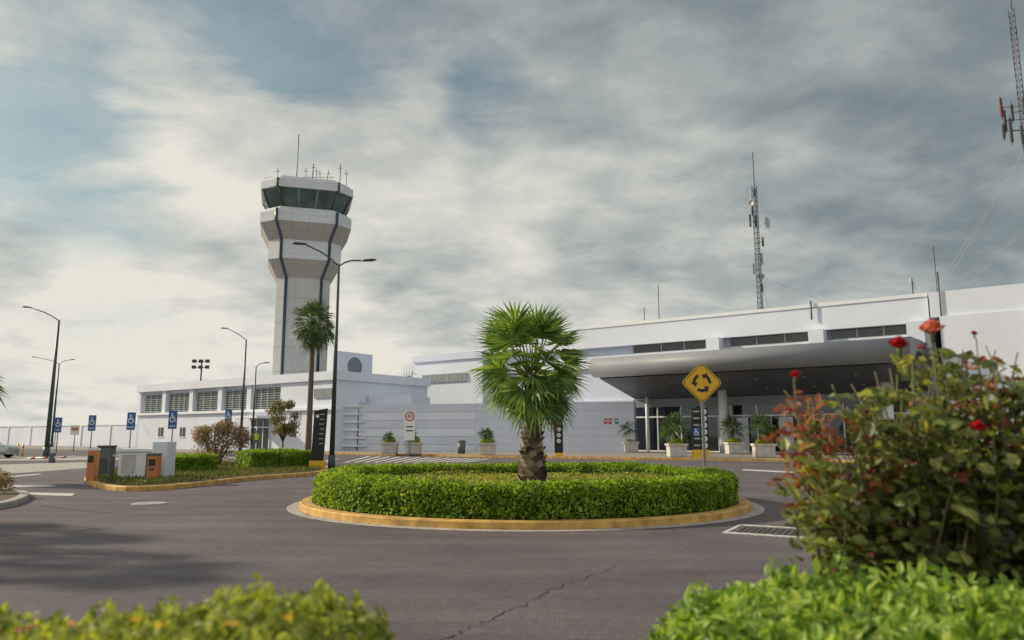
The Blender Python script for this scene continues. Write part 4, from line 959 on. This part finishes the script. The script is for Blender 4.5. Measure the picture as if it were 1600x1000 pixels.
for k, (px, py, s) in enumerate(((0,778,.35),(-14,772,.45))):
    P = gnd(px,py); mb = MB(); leaf_blob(mb, (0,0,.28), (s,s*.7,.28), 700, .07, .4, seed=k, shell=.2); tag(mb.build('low_plant', 'olean', None, (P.x,P.y,.1)), ('low plant on the kerb corner at the left edge','low reddish plant cut by the left edge')[k], 'plant')

# rose bush
RB = Vector((1.72,3.1,0)); t = thing('rose_bush', 'tall rose bush with red blooms and green and bronze leaves at the right', 'rose bush', RB)
poly = [Vector(p) for p in ((1203,700),(1212,640),(1240,600),(1290,615),(1345,592),(1390,562),(1430,535),(1480,530),(1530,530),(1580,540),(1640,550),(1760,570),(1760,930),(1330,930),(1300,860),(1262,805),(1226,750))]
tg = []
while len(tg) < 165:
    x, y = random.uniform(1200,1760), random.uniform(530,930)
    if inside(np.array([x]), np.array([y]), poly)[0]: tg.append((x,y,random.uniform(2.7,3.6)))
fixed = [(1404,545,3.0),(1456,520,3.0),(1525,528,3.0),(1240,590,2.95),(1558,572,3.05),(1528,672,2.7),(1330,600,3.1),(1217,660,3.0),(1598,590,2.9),(1265,640,3.0),(1483,760,2.7),(1540,540,2.9),(1470,545,2.9),(1230,625,2.9),(1390,575,2.9),(1225,610,3.0),(1300,600,2.9),(1590,550,3.0),(1440,540,3.0),(1425,560,2.9),(1460,560,3.05),(1510,550,2.95)]
w = MB(); LP = []; LN = []; RP = []; RNn = []
for i, (x, y, D) in enumerate(fixed+tg):
    e = at(x,y,D)-RB; b = Vector((random.uniform(-.25,.4), random.uniform(-.2,.2), 0)); m_ = b.lerp(e,.55)+Vector((random.uniform(-.2,.2),random.uniform(-.15,.15),.15))
    if i >= len(fixed) and i % 2 == 0:
        b = b.lerp(e,.45)+Vector((random.uniform(-.15,.15),0,random.uniform(-.1,.05))); m_ = b.lerp(e,.5)+Vector((random.uniform(-.1,.1),random.uniform(-.1,.1),.05))
    pts = [b*(1-s_)**2+m_*2*s_*(1-s_)+e*s_*s_ for s_ in [q/8 for q in range(9)]]
    w.tube(pts, [.0075-.0006*q for q in range(9)], 5)
    ncl = 12
    for q in range(ncl):
        lo = .45 if i >= len(fixed) else .55
        s_ = lo+(.985-lo)*q/ncl + random.uniform(-.02,.02)
        c = b*(1-s_)**2+m_*2*s_*(1-s_)+e*s_*s_
        rd = Vector((random.gauss(0,1),random.gauss(0,1),random.gauss(0.1,.5))).normalized(); sd = rd.cross(Vector((0,0,1))).normalized()
        red = (i in (2,3,4,7,9,11,13,15) and s_ > .68) or (x < 1300 and s_ > .86 and y < 740) or random.random() < .07
        nrm = Vector((random.gauss(0,.3), random.gauss(-.35,.3), .9))
        for k_, (al, sv) in enumerate(((.04,.028),(.04,-.028),(.08,.030),(.08,-.030),(.120,0))):
            pos = c+rd*al+sd*sv+Vector((0,0,-al*.25))
            (RP if red else LP).append(tuple(pos)); (RNn if red else LN).append(tuple(nrm))
w.build('canes', 'cane', t)
mb = MB(); V, Fs = leaf_arrays(np.array(LP), np.array(LN), .058, .66, jit=.45, big=True); mb.addnp(V, Fs); mb.build('foliage', 'rosel', t)
mb = MB(); V, Fs = leaf_arrays(np.array(RP), np.array(RNn), .048, .55, jit=.6, big=True); mb.addnp(V, Fs); mb.build('young_foliage', 'roser', t)
sel = RN.choice(len(LP), 70, replace=False); mb = MB(); V, Fs = leaf_arrays(np.array(LP)[sel]+[0,-.05,0], np.array(LN)[sel], .045, .6, big=True); mb.addnp(V, Fs); mb.build('yellowed_leaves', 'oldleaf', t)
def rose(px, py, D, r, m, name='rose_bloom'):
    c = at(px,py,D)-RB; mb = MB(); ax = Vector((random.uniform(-.3,.1), -.45, 1)).normalized(); u_ = ax.cross(Vector((0,1,0))).normalized(); v_ = ax.cross(u_)
    for L in range(6):
        npet = 3+L; top = r*(.16+.155*L); ht = r*(.72-.09*L)
        for k in range(npet):
            a = 2*PI*k/npet+L*.7+random.uniform(-.15,.15); rows = []; sz = random.uniform(.9,1.1)
            for v in range(5):
                vv = v/4; rad_ = top*sz*math.sin(vv*PI*.5)**.65 + (r*.07*L/5 if v == 4 else 0); zz = -.6*r+(ht+.6*r)*vv**1.15 - (r*.05*L if v == 4 else 0); row = []
                for u in range(5):
                    uu = (u/2-1); aa = a+uu*(1.2*PI/npet); rj = rad_*(1-.05*abs(uu)); q = u_*math.cos(aa)*rj+v_*math.sin(aa)*rj+ax*(zz-uu*uu*r*.16*vv)
                    row.append(c+q)
                rows.append(row)
            mb.loft(rows, closed=False, cap=False, sm=True)
    o = mb.build(name, m, t); w = MB(); w.tube([c+Vector((0,0,-r*1.5)), c+Vector((0,0,-r*.8)), c+Vector((0,0,-r*.5))], [.004,r*.25,r*.3], 8); w.build('calyx', 'cane', o)
rose(1404,535,3.0,.040,'petal'); rose(1455,510,3.0,.046,'pinkp'); rose(1528,665,2.6,.030,'petal'); rose(1440,542,3.1,.018,'petal','rose_bud'); rose(1243,584,2.95,.022,'petal','rose_bud'); rose(1522,520,3.0,.014,'petal','rose_bud'); rose(1560,562,3.05,.012,'petal','rose_bud'); rose(1234,640,2.9,.014,'petal','rose_bud')

# foreground bushes
def heightbush(name, label, cat, prof, Dc, d0, d1, n, leaf, asp, m, fall, shoots, seed, near_fall=.1, mcore='core', loose=.10, amp=1.0, sh=2.2):
    xs_ = np.array([at(p[0],p[1],Dc).x for p in prof]); zs_ = np.array([at(p[0],p[1],Dc).z for p in prof])
    X = RN.uniform(xs_[0], xs_[-1], n); Y = RN.uniform(d0, d1, n)
    def hz(X, Y):
        z = np.interp(X, xs_, zs_) - np.where(Y > Dc, (Y-Dc)**2*fall, (Dc-Y)*near_fall); Q = np.stack([X,Y,0*X],1)
        return z + vnoise(Q, 9, seed)*.028*amp + vnoise(Q, 26, seed+1)*.012*amp
    Z = hz(X,Y) - RN.random(n)**1.6*loose
    P = np.stack([X,Y,Z],1); N = np.tile([-.1,-.35,1.],(n,1))
    mb = MB(); V, Fs = leaf_arrays(P, N, leaf, asp, jit=.55, big=True, up=.7); mb.addnp(V, Fs)
    SX = RN.uniform(xs_[0]+.03, xs_[-1], shoots); SY = RN.uniform(d0+.1, d1-.1, shoots); SZ = hz(SX,SY)
    PP = []
    for x, y, z in zip(SX,SY,SZ):
        hgt = random.uniform(.2,1)**1.5*leaf*sh
        for q in range(7): a = q*2.4; PP.append((x+math.cos(a)*leaf*.35, y+math.sin(a)*leaf*.35, z+hgt*q/7))
    V, Fs = leaf_arrays(np.array(PP), np.tile([0,-.3,.6],(len(PP),1)), leaf*.9, asp, jit=.7, big=True, up=1.5); mb.addnp(V, Fs)
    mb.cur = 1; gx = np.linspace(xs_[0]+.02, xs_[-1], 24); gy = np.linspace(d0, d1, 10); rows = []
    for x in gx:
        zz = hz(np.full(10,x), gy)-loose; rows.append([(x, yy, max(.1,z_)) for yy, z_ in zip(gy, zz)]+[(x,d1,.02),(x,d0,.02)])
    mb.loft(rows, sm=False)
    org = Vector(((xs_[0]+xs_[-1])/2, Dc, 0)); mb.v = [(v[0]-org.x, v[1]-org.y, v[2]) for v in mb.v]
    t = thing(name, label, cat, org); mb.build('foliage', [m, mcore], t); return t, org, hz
heightbush('front_hedge', 'bright green broad leaved hedge in the lower right foreground', 'hedge', [(1000,1095),(1040,1045),(1075,1000),(1130,962),(1200,948),(1260,940),(1400,936),(1500,944),(1620,946),(1760,946)], 2.35, 1.55, 2.75, 10000, .052, .48, 'hedgef', .25, 260, 21, near_fall=.12, loose=.14, amp=1.1)
t, org, hz = heightbush('lantana_bush', 'blurred low lantana bush with yellow flowers in the lower left foreground', 'bush', [(-300,1030),(-80,1020),(0,1010),(60,1002),(120,992),(200,984),(260,978),(320,970),(380,962),(440,956),(480,962),(530,984),(570,1002),(600,1040),(620,1090)], 1.75, 1.15, 2.15, 10500, .027, .55, 'lant', .5, 560, 33, near_fall=.16, loose=.16, amp=1.3, sh=2.4)
def blossom(px, py, D, r, m):
    c = at(px,py,D); zz = float(hz(np.array([c.x]), np.array([D]))[0]); c.z = max(c.z, zz); c = c-org+Vector((0,0,.012)); mb = MB()
    for k in range(16):
        a = k*2.4; rr_ = r*math.sqrt(k/16); q = c+Vector((math.cos(a)*rr_, math.sin(a)*rr_*.8, .4*r*(1-k/16)))
        V, Fs = leaf_arrays(np.array([tuple(q)]*2), np.array([(0,-.5,1.)]*2), r*.7, .8, jit=.4); mb.addnp(V, Fs)
    mb.build('blossom', m, t)
for px, py, m in ((368,985,'yflow'),(212,978,'yflow'),(190,985,'yflow'),(352,998,'yflow'),(30,995,'petal'),(50,990,'petal'),(250,988,'yflow'),(450,975,'yflow'),(110,985,'yflow')):
    blossom(px, py, 1.6, .009, m)
mb = MB(); mb.prism([(.45,.9),(4.5,.9),(4.5,3.9),(1.3,3.7),(.6,2.9)], .0, .06); struct(mb.build('planting_bed', 'soil'), 'soil bed under the right foreground plants', 'soil')
mb = MB(); mb.prism([(-2.1,.8),(-.4,.8),(-.4,2.2),(-2.1,2.4)], .0, .06); struct(mb.build('planting_bed', 'soil'), 'soil bed under the left foreground bush', 'soil')
n = 260; th = RN.uniform(-PI, 0, n); r = RK+.03+RN.random(n)**2*.7; P = np.stack([CX+r*np.cos(th), CY+r*np.sin(th), np.full(n,.012)],1)
mb = MB(); V, Fs = leaf_arrays(P, np.tile([0,0,1.],(n,1)), .045, .5, jit=.25); mb.addnp(V, Fs); tag(mb.build('leaf_litter', 'oldleaf'), 'scattered dry leaves along the roundabout gutter', 'leaves', None, 'stuff')

# ================================================================ SKY, SUN, CAMERA
SUN = Vector((-.84, .24, .45)).normalized()
W = bpy.data.worlds.new('World'); bpy.context.scene.world = W; W.use_nodes = True
n = W.node_tree; n.nodes.clear(); L = n.links
out = n.nodes.new('ShaderNodeOutputWorld'); bg = n.nodes.new('ShaderNodeBackground'); L.new(bg.outputs[0], out.inputs[0]); bg.inputs[1].default_value = 1.0
sky = n.nodes.new('ShaderNodeTexSky'); sky.sky_type = 'NISHITA'; sky.sun_disc = False
sky.sun_elevation = math.asin(SUN.z); sky.sun_rotation = math.atan2(SUN.x, SUN.y)
tc = n.nodes.new('ShaderNodeTexCoord'); sep = n.nodes.new('ShaderNodeSeparateXYZ'); L.new(tc.outputs['Generated'], sep.inputs[0])
def mth(op, a, b=None, c=None, clamp=False):
    x = n.nodes.new('ShaderNodeMath'); x.operation = op; x.use_clamp = clamp
    for i, q in enumerate((a, b, c)):
        if q is None: continue
        if isinstance(q, (int, float)): x.inputs[i].default_value = q
        else: L.new(q, x.inputs[i])
    return x.outputs[0]
zz = mth('ADD', mth('MAXIMUM', sep.outputs[2], 0.0), .22)
cx_ = mth('DIVIDE', sep.outputs[0], zz); cy_ = mth('DIVIDE', sep.outputs[1], zz)
cb = n.nodes.new('ShaderNodeCombineXYZ'); L.new(cx_, cb.inputs[0]); L.new(cy_, cb.inputs[1])
def noise(scale, detail, rough=.55, dist=0.0, off=(0,0,0), sc=(1,1,1), rot=0):
    mp = n.nodes.new('ShaderNodeMapping'); mp.inputs['Location'].default_value = off; mp.inputs['Scale'].default_value = sc; mp.inputs['Rotation'].default_value = (0,0,rot); L.new(cb.outputs[0], mp.inputs[0])
    x = n.nodes.new('ShaderNodeTexNoise'); x.inputs['Scale'].default_value = scale; x.inputs['Detail'].default_value = detail; x.inputs['Roughness'].default_value = rough; x.inputs['Distortion'].default_value = dist
    L.new(mp.outputs[0], x.inputs['Vector']); return x.outputs['Fac']
def bumpd(d, c0, amp):
    v = n.nodes.new('ShaderNodeVectorMath'); v.operation = 'DOT_PRODUCT'; L.new(tc.outputs['Generated'], v.inputs[0]); v.inputs[1].default_value = Vector(d).normalized()
    mr_ = n.nodes.new('ShaderNodeMapRange'); mr_.interpolation_type = 'SMOOTHSTEP'; mr_.inputs[1].default_value = c0; mr_.inputs[2].default_value = 1; mr_.inputs[3].default_value = 0; mr_.inputs[4].default_value = amp
    L.new(v.outputs['Value'], mr_.inputs[0]); return mr_.outputs[0]
def bump(px, py, rad_px, amp): return bumpd(ray(px, py), math.cos(math.atan(rad_px/F)), amp)
n1 = noise(1.6, 10, .56, .15, (3.1,1.7,0)); n2 = noise(3.8, 9, .60, .2, (7.7,2.3,0), (1,1.15,1)); n3 = noise(1.5, 10, .62, .4, (1.3,9.1,0), (.7,1.3,1), .5)
s = mth('MULTIPLY_ADD', mth('SUBTRACT', n1, .5), .75, .55)
s = mth('MULTIPLY_ADD', mth('SUBTRACT', n2, .5), .95, s)
for a in ((120,500,900,.26),(1400,60,600,-.20),(1560,330,400,-.08),(720,540,330,.12),(80,590,600,.16),(660,415,120,-.22),(270,405,90,-.26),(20,405,80,-.22),(400,435,90,-.2),(940,390,130,-.18),(1050,470,350,.14),(1050,130,130,.12),(900,330,160,.08),(560,200,140,-.08),(1000,30,300,-.08),(230,470,140,.16),(600,330,200,.06),(1300,380,200,.08)):
    s = mth('ADD', s, bump(*a))
s = mth('ADD', s, bumpd((-.25,-.8,.55), .1, .36))  # bright patch added to the unseen sky behind the camera, lighting the facades
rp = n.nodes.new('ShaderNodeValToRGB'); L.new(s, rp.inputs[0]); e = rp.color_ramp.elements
cols = [(0,(.15,.19,.205)),(.25,(.23,.28,.295)),(.5,(.38,.415,.415)),(.75,(.585,.595,.55)),(1,(.80,.77,.68))]
while len(e) < 5: e.new(.5)
for i, (p_, c_) in enumerate(cols): e[i].position = p_; e[i].color = c_+(1,)
gm = mth('MULTIPLY_ADD', mth('SUBTRACT', n3, .54), 6.0, 0.0)
for a in ((775,160,110,1.4),(560,90,260,.7),(60,40,450,.7),(150,300,250,.2),(1000,600,900,-1.3),(1350,200,600,-.8),(450,300,220,-.6),(300,160,140,-.8)): gm = mth('ADD', gm, bump(*a))
gm = mth('MULTIPLY', gm, mth('MULTIPLY', sep.outputs[2], 2.6, clamp=True)); gm = mth('MULTIPLY', mth('ADD', gm, 0.0, clamp=True), .68)
sk = n.nodes.new('ShaderNodeMixRGB'); sk.blend_type = 'MULTIPLY'; sk.inputs[0].default_value = 1; L.new(sky.outputs[0], sk.inputs[1]); sk.inputs[2].default_value = (.066,.087,.076,1)
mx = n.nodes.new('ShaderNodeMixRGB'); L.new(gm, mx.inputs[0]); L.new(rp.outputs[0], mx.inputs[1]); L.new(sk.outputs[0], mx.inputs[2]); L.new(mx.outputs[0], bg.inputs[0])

sl = bpy.data.lights.new('sun', 'SUN'); sl.energy = 4.6; sl.angle = math.radians(2.0); sl.color = (1,.85,.63)
so = bpy.data.objects.new('sun', sl); C.objects.link(so); so.rotation_euler = SUN.to_track_quat('Z','Y').to_euler()
cam = bpy.data.cameras.new('camera'); co = bpy.data.objects.new('camera', cam); C.objects.link(co); co.location = (0,0,H); co.rotation_euler = (PI/2+TH,0,0)
cam.lens = 36*F/1600; cam.sensor_width = 36; cam.clip_start = .05; cam.clip_end = 8000
cam.dof.use_dof = True; cam.dof.focus_distance = 20; cam.dof.aperture_fstop = 2.0
bpy.context.scene.camera = co
bpy.context.scene.view_settings.view_transform = 'Standard'; bpy.context.scene.view_settings.look = 'None'
